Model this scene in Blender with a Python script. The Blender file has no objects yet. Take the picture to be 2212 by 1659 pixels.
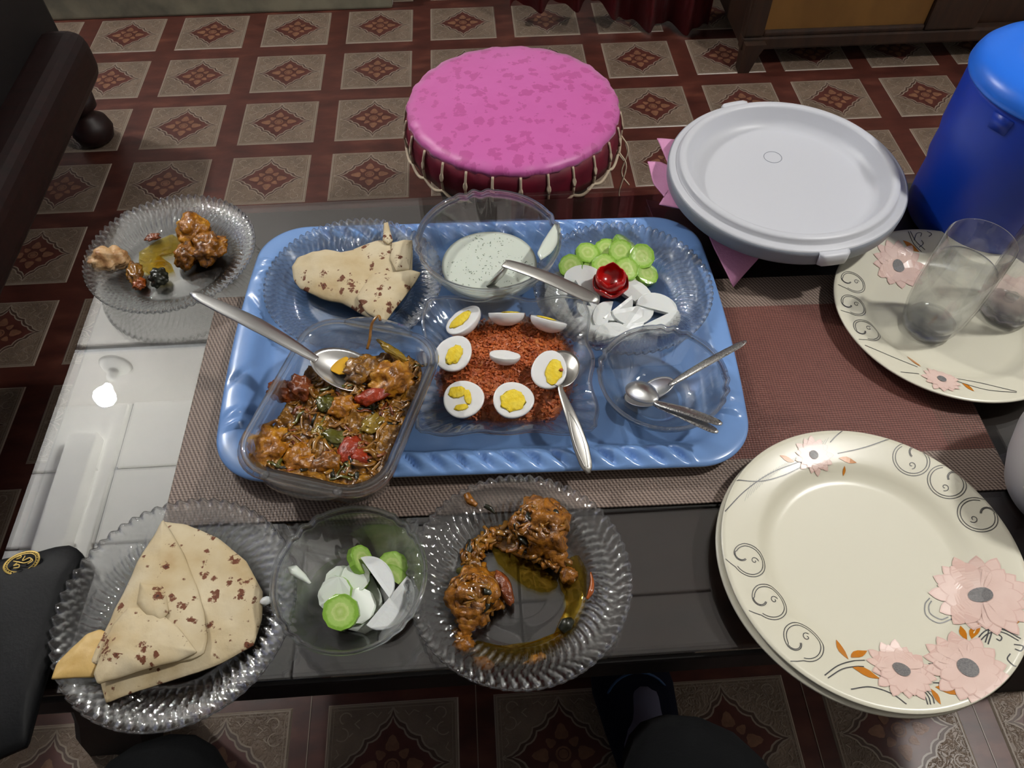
import bpy, bmesh, math, random
from mathutils import Vector, Matrix, noise
R = math.radians
PI = math.pi
C = bpy.context.scene.collection
S = bpy.context.scene
rnd = random.Random(7)

# ------------------------------------------------------------------ camera, world, lights, exposure
F_PX, PITCH, ROLL, YAW = 1655.0, 0.9373, -0.0068, -0.0592
U = 0.2243                      # floor pattern pitch
CAM = Vector((0, 0, 4.903 * U))
_rz = Matrix.Rotation(YAW, 3, 'Z')
FWD = _rz @ Vector((0, math.cos(PITCH), -math.sin(PITCH)))
_rt = _rz @ Vector((1, 0, 0))
_up = _rt.cross(FWD)
RT = math.cos(ROLL) * _rt + math.sin(ROLL) * _up
UP = -math.sin(ROLL) * _rt + math.cos(ROLL) * _up
cam = bpy.data.cameras.new('camera')
cam.sensor_width = 36.0
cam.lens = F_PX / 2212 * 36.0
cam.clip_start = 0.01
cam_o = bpy.data.objects.new('camera', cam)
C.objects.link(cam_o)
m = Matrix((RT, UP, -FWD)).transposed().to_4x4()
m.translation = CAM
cam_o.matrix_world = m
S.camera = cam_o

w = bpy.data.worlds.new('world')
S.world = w
w.use_nodes = True
w.node_tree.nodes['Background'].inputs[0].default_value = (0.75, 0.85, 1.0, 1)
w.node_tree.nodes['Background'].inputs[1].default_value = 0.02
S.view_settings.view_transform = 'Standard'
S.view_settings.look = 'None'
S.view_settings.exposure = 0.30
S.view_settings.gamma = 1.0
S.view_settings.use_curve_mapping = False
S.cycles.use_denoising = True
S.cycles.max_bounces = 8
S.cycles.diffuse_bounces = 3
S.cycles.glossy_bounces = 4
S.cycles.transmission_bounces = 6
S.cycles.transparent_max_bounces = 14
S.cycles.caustics_reflective = False
S.cycles.caustics_refractive = False
S.cycles.sample_clamp_indirect = 4.0
KEY_POS, KEY_W = Vector((1.35, 0.45, 2.40)), 70.0
BULB_W = 84.0


def area_light(name, loc, power, size, col):
    l = bpy.data.lights.new(name, 'POINT')
    l.energy = power
    l.shadow_soft_size = size
    l.color = col
    o = bpy.data.objects.new(name, l)
    o.location = loc
    C.objects.link(o)
    return o


area_light('key_lamp_light', KEY_POS - Vector((0, 0, 0.06)), KEY_W, 0.06, (1.0, 0.975, 0.94))


def at(u, v, z):
    d = FWD + (u - 1106) / F_PX * RT - (v - 829.5) / F_PX * UP
    t = (z - CAM.z) / d.z
    return CAM + t * d


def refl(u, v, zc, zt=0.44):
    a = at(u, v, zt)
    d = (a - CAM)
    d.z = -d.z
    return a + d * ((zc - zt) / d.z)


# ------------------------------------------------------------------ helpers
def srgb(r, g, b):
    f = lambda c: (c / 255) / 12.92 if c / 255 <= 0.04045 else ((c / 255 + 0.055) / 1.055) ** 2.4
    return (f(r), f(g), f(b), 1)


def tag(o, label, cat, group=None, kind=None):
    if label: o['label'] = label
    if cat: o['category'] = cat
    if group: o['group'] = group
    if kind: o['kind'] = kind
    return o


def empty(name, loc=(0, 0, 0), rz=0):
    o = bpy.data.objects.new(name, None)
    o.location = loc
    o.rotation_euler = (0, 0, rz)
    o.empty_display_size = 0.02
    C.objects.link(o)
    return o


def mesh_obj(name, verts, faces, mats, parent=None, smooth=True, fm=None):
    me = bpy.data.meshes.new(name)
    me.from_pydata([tuple(v) for v in verts], [], faces)
    for mm in (mats if isinstance(mats, (list, tuple)) else [mats]):
        me.materials.append(mm)
    if fm:
        me.polygons.foreach_set('material_index', fm)
    if smooth:
        me.polygons.foreach_set('use_smooth', [True] * len(me.polygons))
    me.update()
    o = bpy.data.objects.new(name, me)
    C.objects.link(o)
    if parent: o.parent = parent
    return o


def lathe(name, prof, seg, mat, parent=None, fn=None, loc=None, smooth=True):
    V, Fc, rings = [], [], []
    for (r, z) in prof:
        if r <= 1e-7:
            V.append((0, 0, z)); rings.append([len(V) - 1])
        else:
            b = len(V)
            for i in range(seg):
                a = 2 * PI * i / seg
                rr, zz = fn(a, r, z) if fn else (r, z)
                V.append((rr * math.cos(a), rr * math.sin(a), zz))
            rings.append(list(range(b, b + seg)))
    for A, B in zip(rings, rings[1:]):
        if len(A) == 1 and len(B) == 1: continue
        for i in range(seg):
            j = (i + 1) % seg
            if len(A) == 1: Fc.append((A[0], B[i], B[j]))
            elif len(B) == 1: Fc.append((A[i], B[0], A[j]))
            else: Fc.append((A[i], B[i], B[j], A[j]))
    o = mesh_obj(name, V, Fc, mat, parent, smooth)
    if loc is not None: o.location = loc
    fix_normals(o)
    return o


def fix_normals(o):
    bm = bmesh.new()
    bm.from_mesh(o.data)
    bmesh.ops.recalc_face_normals(bm, faces=bm.faces)
    bm.to_mesh(o.data)
    bm.free()


def box(name, c, s, mat, parent=None, bev=0.003, rot=None, segs=2):
    bm = bmesh.new()
    bmesh.ops.create_cube(bm, size=1)
    for v in bm.verts:
        v.co = Vector((v.co.x * s[0], v.co.y * s[1], v.co.z * s[2]))
    if bev:
        bmesh.ops.bevel(bm, geom=list(bm.edges), offset=bev, segments=segs, affect='EDGES', profile=0.6)
    if rot:
        bmesh.ops.rotate(bm, verts=bm.verts, matrix=rot)
    for v in bm.verts: v.co += Vector(c)
    me = bpy.data.meshes.new(name)
    bm.to_mesh(me); bm.free()
    me.materials.append(mat)
    o = bpy.data.objects.new(name, me)
    C.objects.link(o)
    if parent: o.parent = parent
    return o


def loft(name, sections, mat, parent=None, cap=True, smooth=True):
    """sections: list of closed loops with the same number of points"""
    V, Fc = [], []
    n = len(sections[0])
    for s in sections: V += [tuple(p) for p in s]
    for k in range(len(sections) - 1):
        for i in range(n):
            j = (i + 1) % n
            Fc.append((k * n + i, k * n + j, (k + 1) * n + j, (k + 1) * n + i))
    if cap:
        Fc.append(tuple(reversed(range(n))))
        b = (len(sections) - 1) * n
        Fc.append(tuple(range(b, b + n)))
    o = mesh_obj(name, V, Fc, mat, parent, smooth)
    fix_normals(o)
    return o


def smooth_path(pts, k=8):
    P = [Vector(p) for p in pts]
    if len(P) < 3:
        return [P[0].lerp(P[1], i / k) for i in range(k + 1)]
    Q = [2 * P[0] - P[1]] + P + [2 * P[-1] - P[-2]]
    out = []
    for i in range(1, len(Q) - 2):
        for s in range(k):
            t = s / k
            a, b, c, d = Q[i - 1], Q[i], Q[i + 1], Q[i + 2]
            out.append(0.5 * ((2 * b) + (c - a) * t + (2 * a - 5 * b + 4 * c - d) * t * t + (3 * b - a - 3 * c + d) * t ** 3))
    out.append(P[-1])
    return out


def tube_data(pts, rads, seg=8, V=None, Fc=None, flat=1.0, up=Vector((0, 0, 1))):
    V = [] if V is None else V
    Fc = [] if Fc is None else Fc
    n = len(pts)
    b0 = len(V)
    for k, p in enumerate(pts):
        t = (pts[min(k + 1, n - 1)] - pts[max(k - 1, 0)]).normalized()
        s = t.cross(up)
        if s.length < 1e-4: s = t.cross(Vector((1, 0, 0)))
        s.normalize()
        q = s.cross(t).normalized()
        r = rads[k] if isinstance(rads, (list, tuple)) else rads
        for i in range(seg):
            a = 2 * PI * i / seg
            V.append(p + s * (math.cos(a) * r) + q * (math.sin(a) * r * flat))
    for k in range(n - 1):
        for i in range(seg):
            j = (i + 1) % seg
            Fc.append((b0 + k * seg + i, b0 + k * seg + j, b0 + (k + 1) * seg + j, b0 + (k + 1) * seg + i))
    Fc.append(tuple(reversed(range(b0, b0 + seg))))
    e = b0 + (n - 1) * seg
    Fc.append(tuple(range(e, e + seg)))
    return V, Fc


def tube(name, pts, rads, mat, parent=None, seg=8, flat=1.0, up=Vector((0, 0, 1))):
    V, Fc = tube_data([Vector(p) for p in pts], rads, seg, flat=flat, up=up)
    o = mesh_obj(name, V, Fc, mat, parent)
    fix_normals(o)
    return o


def fbm(p, s, o=3):
    v, a = 0.0, 1.0
    q = Vector(p) * s
    for _ in range(o):
        v += a * noise.noise(q)
        q = q * 2.1 + Vector((3.1, 1.7, 9.2))
        a *= 0.5
    return v


def blob(name, loc, size, mat, seed=0, amp=0.35, freq=1.6, sub=3, rz=0.0, parent=None, tilt=0.0, flatb=False):
    bm = bmesh.new()
    bmesh.ops.create_icosphere(bm, subdivisions=sub, radius=1)
    off = Vector((seed * 7.3, seed * 3.1, seed * 1.7))
    for v in bm.verts:
        d = fbm(v.co + off, freq, 4)
        q = v.co * (1 + amp * d + amp * .22 * fbm(v.co + off, freq * 3.7, 3))
        if flatb and q.z < -0.55: q.z = -0.55 + (q.z + 0.55) * 0.15
        v.co = Vector((q.x * size[0], q.y * size[1], q.z * size[2]))
    me = bpy.data.meshes.new(name)
    bm.to_mesh(me); bm.free()
    me.materials.append(mat)
    me.polygons.foreach_set('use_smooth', [True] * len(me.polygons))
    o = bpy.data.objects.new(name, me)
    o.location = loc
    o.rotation_euler = (tilt, 0, rz)
    C.objects.link(o)
    if parent: o.parent = parent
    return o


def patch(name, outline, zf, thick, mat, parent=None, rings=10, seg=72, edge=0.5, origin=None):
    """star-shaped sheet or mound: outline = world points (x, y), zf(x, y, t) = height of its top, thick(t) = thickness"""
    P = [Vector((p[0], p[1])) for p in outline]
    c = sum(P, Vector((0, 0))) / len(P)
    if origin is not None: c = Vector((origin[0], origin[1]))
    per = []
    L = [0]
    for i in range(len(P)): L.append(L[-1] + (P[(i + 1) % len(P)] - P[i]).length)
    for k in range(seg):
        d = L[-1] * k / seg
        i = max(j for j in range(len(P)) if L[j] <= d)
        t = (d - L[i]) / max(L[i + 1] - L[i], 1e-9)
        per.append(P[i].lerp(P[(i + 1) % len(P)], t))
    V, Fc = [], []
    top, bot = [], []
    for r in range(rings + 1):
        t = (r / rings) ** 0.85
        if r == 0:
            z = zf(c.x, c.y, 0)
            V.append((c.x, c.y, z)); top.append([0])
            continue
        b = len(V)
        for p in per:
            q = c.lerp(p, t)
            V.append((q.x, q.y, zf(q.x, q.y, t)))
        top.append(list(range(b, b + seg)))
    nt = len(V)
    for r, ring in enumerate(top):
        t = (r / rings) ** 0.85
        ids = []
        for i in ring:
            x, y, z = V[i]
            V.append((x, y, z - thick(t))); ids.append(len(V) - 1)
        bot.append(ids)
    for G, flip in ((top, False), (bot, True)):
        for A, B in zip(G, G[1:]):
            for i in range(seg):
                j = (i + 1) % seg
                f = (A[0], B[i], B[j]) if len(A) == 1 else (A[i], B[i], B[j], A[j])
                Fc.append(tuple(reversed(f)) if flip else f)
    for i in range(seg):
        j = (i + 1) % seg
        Fc.append((top[-1][i], bot[-1][i], bot[-1][j], top[-1][j]))
    return mesh_obj(name, V, Fc, mat, parent)


# ------------------------------------------------------------------ materials
def newmat(name):
    mt = bpy.data.materials.new(name)
    mt.use_nodes = True
    return mt, mt.node_tree, mt.node_tree.nodes['Principled BSDF']


def ramp(nt, fac, stops, interp='LINEAR'):
    r = nt.nodes.new('ShaderNodeValToRGB')
    r.color_ramp.interpolation = interp
    e = r.color_ramp.elements
    while len(e) < len(stops): e.new(0.5)
    for k, (p, c) in enumerate(stops):
        e[k].position = p
        e[k].color = c
    nt.links.new(fac, r.inputs[0])
    return r.outputs[0]


def tex(nt, kind, scale, detail=4, coord='Object', vec=None, **kw):
    n = nt.nodes.new('ShaderNodeTex' + kind)
    if 'Scale' in n.inputs: n.inputs['Scale'].default_value = scale
    if 'Detail' in n.inputs: n.inputs['Detail'].default_value = detail
    for k, v in kw.items(): n.inputs[k].default_value = v
    if vec is None:
        tc = nt.nodes.new('ShaderNodeTexCoord')
        vec = tc.outputs[coord]
    nt.links.new(vec, n.inputs['Vector'])
    return n


def mixc(nt, fac, a, b):
    n = nt.nodes.new('ShaderNodeMix')
    n.data_type = 'RGBA'
    for sock, v in ((n.inputs['Factor'], fac), (n.inputs[6], a), (n.inputs[7], b)):
        if hasattr(v, 'node'): nt.links.new(v, sock)
        else: sock.default_value = v
    return n.outputs[2]


def mth(nt, op, a, b=None, c=None):
    n = nt.nodes.new('ShaderNodeMath')
    n.operation = op
    for i, v in enumerate((a, b, c)):
        if v is None: continue
        if hasattr(v, 'node'): nt.links.new(v, n.inputs[i])
        else: n.inputs[i].default_value = v
    return n.outputs[0]


def bump(nt, bsdf, h, strength, dist=0.002):
    b = nt.nodes.new('ShaderNodeBump')
    b.inputs['Strength'].default_value = strength
    b.inputs['Distance'].default_value = dist
    nt.links.new(h, b.inputs['Height'])
    nt.links.new(b.outputs[0], bsdf.inputs['Normal'])


def plain(name, col, rough=0.5, metal=0.0, coat=0.0, n2=None, nscale=20, bmp=0.0, bscale=80, spec=None, sss=0.0):
    mt, nt, b = newmat(name)
    b.inputs['Base Color'].default_value = col
    b.inputs['Roughness'].default_value = rough
    b.inputs['Metallic'].default_value = metal
    b.inputs['Coat Weight'].default_value = coat
    b.inputs['Coat Roughness'].default_value = 0.08
    if spec is not None: b.inputs['Specular IOR Level'].default_value = spec
    if sss:
        b.inputs['Subsurface Weight'].default_value = sss
        b.inputs['Subsurface Radius'].default_value = (0.004, 0.003, 0.002)
    if n2:
        n = tex(nt, 'Noise', nscale, 5)
        nt.links.new(ramp(nt, n.outputs['Fac'], [(0.35, col), (0.7, n2)]), b.inputs['Base Color'])
    if bmp:
        n = tex(nt, 'Noise', bscale, 4)
        bump(nt, b, n.outputs['Fac'], bmp)
    return mt


def glassm(name, tint=(0.93, 0.95, 0.95, 1), refr=0.3, ior=1.5, rough=0.02):
    mt = bpy.data.materials.new(name)
    mt.use_nodes = True
    nt = mt.node_tree
    nt.nodes.clear()
    out = nt.nodes.new('ShaderNodeOutputMaterial')
    tr = nt.nodes.new('ShaderNodeBsdfTransparent'); tr.inputs[0].default_value = tint
    gl = nt.nodes.new('ShaderNodeBsdfGlossy'); gl.inputs['Roughness'].default_value = rough
    lw = nt.nodes.new('ShaderNodeLayerWeight'); lw.inputs[0].default_value = 0.5
    f0 = ((ior - 1) / (ior + 1)) ** 2
    pw = nt.nodes.new('ShaderNodeMath'); pw.operation = 'POWER'; pw.inputs[1].default_value = 5.0
    nt.links.new(lw.outputs['Facing'], pw.inputs[0])
    fr = nt.nodes.new('ShaderNodeMath'); fr.operation = 'MULTIPLY_ADD'; fr.inputs[1].default_value = 1 - f0; fr.inputs[2].default_value = f0
    nt.links.new(pw.outputs[0], fr.inputs[0])
    m1 = nt.nodes.new('ShaderNodeMixShader')
    nt.links.new(fr.outputs[0], m1.inputs[0]); nt.links.new(tr.outputs[0], m1.inputs[1]); nt.links.new(gl.outputs[0], m1.inputs[2])
    g2 = nt.nodes.new('ShaderNodeBsdfGlass'); g2.inputs['IOR'].default_value = 1.45; g2.inputs['Color'].default_value = tint
    m2 = nt.nodes.new('ShaderNodeMixShader'); m2.inputs[0].default_value = refr
    nt.links.new(m1.outputs[0], m2.inputs[1]); nt.links.new(g2.outputs[0], m2.inputs[2])
    nt.links.new(m2.outputs[0], out.inputs[0])
    return mt


M = {}
M['glass'] = glassm('clear_glass', (0.988, 0.994, 0.994, 1), 0.24, 2.0, 0.012)
M['tumbler'] = glassm('tumbler_glass', (0.99, 0.994, 0.994, 1), 0.08, 1.7, 0.008)
M['glass_solid'] = glassm('thick_glass', (0.97, 0.978, 0.988, 1), 0.5)
M['pyrex'] = glassm('baking_glass', (0.975, 0.985, 0.985, 1), 0.36, 1.9, 0.012)
M['water'] = glassm('water', (0.99, 0.994, 0.994, 1), 0.10, 1.5, 0.008)
M['glass_top'] = glassm('table_glass', (0.86, 0.86, 0.845, 1), 0.0, 2.3, 0.004)
def film_mat():
    mt, nt, b = newmat('gravy_film')
    b.inputs['Base Color'].default_value = srgb_(128, 98, 26)
    b.inputs['Roughness'].default_value = 0.12
    tr = nt.nodes.new('ShaderNodeBsdfTransparent'); tr.inputs[0].default_value = (.95, .86, .5, 1)
    n = tex(nt, 'Noise', 75, 6, Distortion=2.5)
    k = ramp(nt, n.outputs['Fac'], [(0.47, (.03, .03, .03, 1)), (0.75, (.42, .42, .42, 1))])
    mx = nt.nodes.new('ShaderNodeMixShader')
    nt.links.new(k, mx.inputs[0]); nt.links.new(tr.outputs[0], mx.inputs[1]); nt.links.new(b.outputs[0], mx.inputs[2])
    nt.links.new(mx.outputs[0], nt.nodes['Material Output'].inputs[0])
    return mt


srgb_ = srgb
M['gravy_film'] = film_mat()


def wood(name, dark, light, rough=0.35, scale=6, coat=0.2, axis=(1, 12, 12)):
    mt, nt, b = newmat(name)
    tc = nt.nodes.new('ShaderNodeTexCoord')
    mp = nt.nodes.new('ShaderNodeMapping'); mp.inputs['Scale'].default_value = axis
    nt.links.new(tc.outputs['Object'], mp.inputs[0])
    n = tex(nt, 'Noise', scale, 6, vec=mp.outputs[0])
    nt.links.new(ramp(nt, n.outputs['Fac'], [(0.3, dark), (0.75, light)]), b.inputs['Base Color'])
    b.inputs['Roughness'].default_value = rough
    b.inputs['Coat Weight'].default_value = coat
    return mt


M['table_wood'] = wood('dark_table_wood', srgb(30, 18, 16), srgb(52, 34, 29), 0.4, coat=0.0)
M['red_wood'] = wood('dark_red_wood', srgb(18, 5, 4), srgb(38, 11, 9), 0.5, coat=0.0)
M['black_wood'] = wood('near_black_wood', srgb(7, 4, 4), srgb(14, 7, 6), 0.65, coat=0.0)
M['cab_wood'] = wood('brown_cabinet_wood', srgb(28, 16, 9), srgb(52, 31, 16), 0.5, coat=0.0, axis=(12, 12, 1))
M['cab_panel'] = wood('honey_cabinet_panel', srgb(98, 68, 28), srgb(118, 84, 38), 0.5, coat=0.0, axis=(3, 3, 1))


def floor_mat():
    mt, nt, b = newmat('red_marbled_vinyl')
    tc = nt.nodes.new('ShaderNodeTexCoord')
    mp = nt.nodes.new('ShaderNodeMapping'); mp.inputs['Scale'].default_value = (1, 2.4, 1)
    nt.links.new(tc.outputs['Object'], mp.inputs[0])
    n = tex(nt, 'Noise', 14, 7, vec=mp.outputs[0])
    nt.links.new(ramp(nt, n.outputs['Fac'], [(0.3, srgb(56, 27, 22)), (0.55, srgb(76, 39, 31)), (0.8, srgb(102, 60, 47))]), b.inputs['Base Color'])
    b.inputs['Roughness'].default_value = 0.38
    bump(nt, b, tex(nt, 'Noise', 120, 3).outputs['Fac'], 0.15, 0.001)
    return mt


def panel_mat():
    mt, nt, b = newmat('beige_embossed_panel')
    n = tex(nt, 'Noise', 22, 6)
    nt.links.new(ramp(nt, n.outputs['Fac'], [(0.3, srgb(98, 82, 68)), (0.7, srgb(124, 106, 90))]), b.inputs['Base Color'])
    b.inputs['Roughness'].default_value = 0.36
    v = tex(nt, 'Noise', 95, 2, Distortion=2.5)
    bump(nt, b, ramp(nt, v.outputs['Fac'], [(0.45, (0, 0, 0, 1)), (0.6, (1, 1, 1, 1))]), 0.5, 0.002)
    return mt


M['floor'] = floor_mat()
M['panel'] = panel_mat()
M['panel_line'] = plain('pale_raised_line', srgb(142, 129, 115), 0.32)
M['panel_dark'] = plain('brown_recess_line', srgb(74, 54, 45), 0.45)
M['motif_red'] = plain('dark_red_motif', srgb(68, 34, 29), 0.4, n2=srgb(86, 45, 38), nscale=30)
M['motif_flower'] = plain('tan_flower_motif', srgb(108, 74, 56), 0.4, n2=srgb(130, 92, 68), nscale=90, bmp=0.3, bscale=200)


def mat_weave(name, a1, a2, c1, c2, hx, hy, bw):
    """woven table mat: check thread of two tones; border band of width bw, field inside"""
    mt, nt, b = newmat(name)
    tc = nt.nodes.new('ShaderNodeTexCoord')
    sp = nt.nodes.new('ShaderNodeSeparateXYZ')
    nt.links.new(tc.outputs['Object'], sp.inputs[0])
    X, Y = sp.outputs[0], sp.outputs[1]
    sx = mth(nt, 'SINE', mth(nt, 'MULTIPLY', X, 2 * PI / 0.0030))
    sy = mth(nt, 'SINE', mth(nt, 'MULTIPLY', Y, 2 * PI / 0.0026))
    dg = mth(nt, 'SINE', mth(nt, 'MULTIPLY', mth(nt, 'ADD', X, mth(nt, 'MULTIPLY', Y, 0.55)), 2 * PI / 0.0040))
    weave = mth(nt, 'ADD', mth(nt, 'MULTIPLY', mth(nt, 'ADD', sx, sy), 0.22), 0.5)
    diag = mth(nt, 'ADD', mth(nt, 'MULTIPLY', mth(nt, 'ADD', dg, mth(nt, 'MULTIPLY', sy, 0.5)), 0.33), 0.5)
    fx = mth(nt, 'MULTIPLY', mth(nt, 'LESS_THAN', X, hx - bw), mth(nt, 'GREATER_THAN', X, -hx + 0.085))
    fy = mth(nt, 'LESS_THAN', mth(nt, 'ABSOLUTE', Y), hy - bw)
    inside = mth(nt, 'MULTIPLY', fx, fy)
    border = mixc(nt, diag, a1, a2)
    field = mixc(nt, weave, c1, c2)
    rgt = mth(nt, 'MULTIPLY', mth(nt, 'GREATER_THAN', X, hx - bw), fy)
    border = mixc(nt, rgt, border, mixc(nt, weave, srgb(44, 30, 26), srgb(118, 78, 66)))
    nt.links.new(mixc(nt, inside, border, field), b.inputs['Base Color'])
    b.inputs['Roughness'].default_value = 0.5
    b.inputs['Specular IOR Level'].default_value = 0.35
    bump(nt, b, weave, 0.5, 0.0008)
    return mt


def spots_mat():
    """griddled flatbread: pale dough, toast blush, scattered scorch spots"""
    mt, nt, b = newmat('griddled_dough')
    n1 = tex(nt, 'Noise', 26, 5)
    base = ramp(nt, n1.outputs['Fac'], [(0.32, srgb(218, 204, 172)), (0.6, srgb(202, 182, 142)), (0.8, srgb(182, 152, 106))])
    v = tex(nt, 'Voronoi', 92, Randomness=1.0)
    v.voronoi_dimensions = '2D'
    n2 = tex(nt, 'Noise', 300, 2)
    d = mth(nt, 'ADD', v.outputs['Distance'], mth(nt, 'MULTIPLY', mth(nt, 'SUBTRACT', n2.outputs['Fac'], 0.5), 0.16))
    sep = nt.nodes.new('ShaderNodeSeparateColor')
    nt.links.new(v.outputs['Color'], sep.inputs[0])
    size = mth(nt, 'MULTIPLY', mth(nt, 'POWER', sep.outputs[0], 1.9), 0.36)
    hole = mth(nt, 'LESS_THAN', d, size)
    soft = nt.nodes.new('ShaderNodeMapRange')
    nt.links.new(mth(nt, 'SUBTRACT', size, d), soft.inputs[0])
    soft.inputs[1].default_value = -0.12; soft.inputs[2].default_value = 0.06
    blotch = tex(nt, 'Noise', 9, 2)
    gate = mth(nt, 'GREATER_THAN', blotch.outputs['Fac'], 0.42)
    c = mixc(nt, mth(nt, 'MULTIPLY', soft.outputs[0], gate), base, srgb(104, 56, 30))
    dark = mth(nt, 'MULTIPLY', mth(nt, 'LESS_THAN', d, mth(nt, 'MULTIPLY', size, 0.45)), gate)
    c = mixc(nt, dark, c, srgb(52, 26, 16))
    nt.links.new(c, b.inputs['Base Color'])
    b.inputs['Roughness'].default_value = 0.75
    bump(nt, b, tex(nt, 'Noise', 70, 5).outputs['Fac'], 0.45, 0.003)
    return mt


M['roti'] = spots_mat()
M['roti_y'] = plain('oily_yellow_dough', srgb(196, 160, 90), 0.5, n2=srgb(222, 190, 124), nscale=30, bmp=0.4, bscale=90)


def food(name, stops, scale=60, rough=0.22, bmp=0.6, bscale=160, dist=1.0):
    mt, nt, b = newmat(name)
    n = tex(nt, 'Noise', scale, 6, Distortion=dist)
    nt.links.new(ramp(nt, n.outputs['Fac'], stops), b.inputs['Base Color'])
    b.inputs['Roughness'].default_value = rough
    b.inputs['Coat Weight'].default_value = 0.22
    b.inputs['Coat Roughness'].default_value = 0.05
    bump(nt, b, tex(nt, 'Noise', bscale, 5).outputs['Fac'], bmp, 0.004)
    return mt


M['curry'] = food('curry_gravy', [(0.28, srgb(50, 28, 6)), (0.42, srgb(102, 64, 12)), (0.55, srgb(142, 96, 24)), (0.68, srgb(166, 118, 40)), (0.8, srgb(118, 56, 16))], 75)
M['chicken'] = food('spiced_chicken', [(0.3, srgb(96, 54, 8)), (0.45, srgb(158, 98, 18)), (0.6, srgb(190, 130, 34)), (0.75, srgb(214, 168, 72))], 70)
M['chicken_dark'] = food('browned_chicken', [(0.3, srgb(62, 34, 8)), (0.45, srgb(122, 74, 14)), (0.6, srgb(156, 98, 24)), (0.75, srgb(188, 134, 46))], 90)
M['chicken_pale'] = food('pale_chicken', [(0.3, srgb(150, 92, 40)), (0.5, srgb(206, 166, 118)), (0.75, srgb(228, 204, 170))], 40, 0.35)
M['tomato_cook'] = food('cooked_tomato', [(0.3, srgb(86, 36, 14)), (0.55, srgb(130, 66, 28)), (0.8, srgb(122, 78, 38))], 50)
M['tomato_red'] = food('red_cooked_tomato', [(0.3, srgb(110, 34, 12)), (0.55, srgb(156, 50, 18)), (0.8, srgb(146, 76, 34))], 40)
M['onion'] = plain('cooked_onion', srgb(150, 104, 30), 0.25, coat=0.5, n2=srgb(104, 60, 20), nscale=60)
M['pepper'] = plain('cooked_green_pepper', srgb(88, 86, 28), 0.25, coat=0.3, n2=srgb(66, 64, 22), nscale=60, bmp=.4)
M['pepper_y'] = plain('yellow_green_pepper', srgb(142, 116, 34), 0.25, coat=0.3, n2=srgb(116, 92, 26), nscale=80, bmp=.4)
M['herb'] = plain('dark_herb', srgb(26, 28, 14), 0.35, coat=0.3)
M['chilli'] = plain('orange_chilli', srgb(150, 72, 14), 0.25, coat=0.5)
M['oil'] = plain('yellow_oil', srgb(232, 176, 8), 0.08, coat=0.4)
M['carrot'] = food('grated_carrot', [(0.3, srgb(138, 64, 26)), (0.5, srgb(182, 96, 42)), (0.75, srgb(204, 124, 62))], 90, 0.4, 0.8, 240)
M['carrot_bit'] = plain('carrot_shred', srgb(190, 100, 46), 0.5, n2=srgb(158, 72, 32), nscale=70, coat=0.15)
M['egg'] = plain('boiled_egg_white', srgb(238, 238, 236), 0.3, sss=0.15)
M['yolk'] = plain('boiled_yolk', srgb(238, 204, 30), 0.75, n2=srgb(244, 220, 78), nscale=120, bmp=0.8, bscale=260)
M['raita'] = plain('herbed_yogurt', srgb(222, 230, 218), 0.22, coat=0.2, sss=0.1)
M['radish'] = plain('white_radish', srgb(232, 236, 234), 0.28, sss=0.2, bmp=0.15, bscale=150)
M['tomato'] = plain('red_tomato_skin', srgb(178, 16, 14), 0.2, coat=0.3)
M['steel'] = plain('polished_steel', srgb(226, 226, 224), 0.3, metal=1.0)
M['steel_b'] = plain('satin_steel', srgb(196, 194, 188), 0.36, metal=1.0)
M['white_plastic'] = plain('white_plastic', srgb(206, 208, 214), 0.4)
M['grey_plastic'] = plain('grey_plastic', srgb(140, 146, 156), 0.42)
M['napkin'] = plain('pink_napkin', srgb(216, 150, 190), 0.85, bmp=0.3, bscale=300)
M['blue_plastic'] = plain('blue_plastic', srgb(8, 52, 160), 0.4, sss=0.0)
M['blue_lid'] = plain('bright_blue_plastic', srgb(36, 112, 226), 0.32)
M['blue_dark'] = plain('deep_blue_plastic', srgb(12, 60, 170), 0.4)
M['black_bag'] = plain('black_leather', srgb(6, 7, 9), 0.6, bmp=0.15, bscale=300, spec=0.2)
M['gold'] = plain('gold_print', srgb(206, 176, 96), 0.4, metal=0.4)
M['lace'] = plain('cream_cord', srgb(214, 196, 170), 0.7)
M['maroon'] = plain('maroon_cloth', srgb(112, 12, 40), 0.6, n2=srgb(84, 8, 30), nscale=40)
M['stool_body'] = plain('dark_stool_side', srgb(30, 14, 16), 0.7)
M['wall'] = plain('white_wall_paint', srgb(212, 210, 206), 0.8, n2=srgb(196, 194, 190), nscale=2)
M['wall_lav'] = plain('lavender_wall_paint', srgb(150, 154, 178), 0.8)
M['ceil'] = plain('white_ceiling_paint', srgb(226, 226, 222), 0.75)
M['ceil_groove'] = plain('grey_ceiling_backing', srgb(128, 132, 136), 0.8)
M['ceramic'] = plain('white_ceramic', srgb(224, 224, 220), 0.3)
M['skirt'] = plain('stained_skirting', srgb(150, 146, 126), 0.7, n2=srgb(104, 102, 90), nscale=12, bmp=0.3, bscale=30)
M['melamine'] = plain('cream_melamine', srgb(222, 218, 198), 0.28, coat=0.0)
M['ink'] = plain('dark_grey_print', srgb(58, 58, 60), 0.35)
M['ink_l'] = plain('light_grey_print', srgb(176, 176, 166), 0.35)
M['petal'] = plain('pale_pink_print', srgb(230, 200, 188), 0.3, n2=srgb(236, 208, 196), nscale=60)
M['petal_edge'] = plain('pink_petal_edge', srgb(224, 190, 178), 0.3)
M['flower_eye'] = plain('grey_speckled_print', srgb(128, 126, 124), 0.4, n2=srgb(96, 94, 96), nscale=900)
M['leaf_print'] = plain('ochre_leaf_print', srgb(190, 116, 22), 0.3)
M['sock'] = plain('grey_sock', srgb(86, 86, 108), 0.9)
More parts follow.
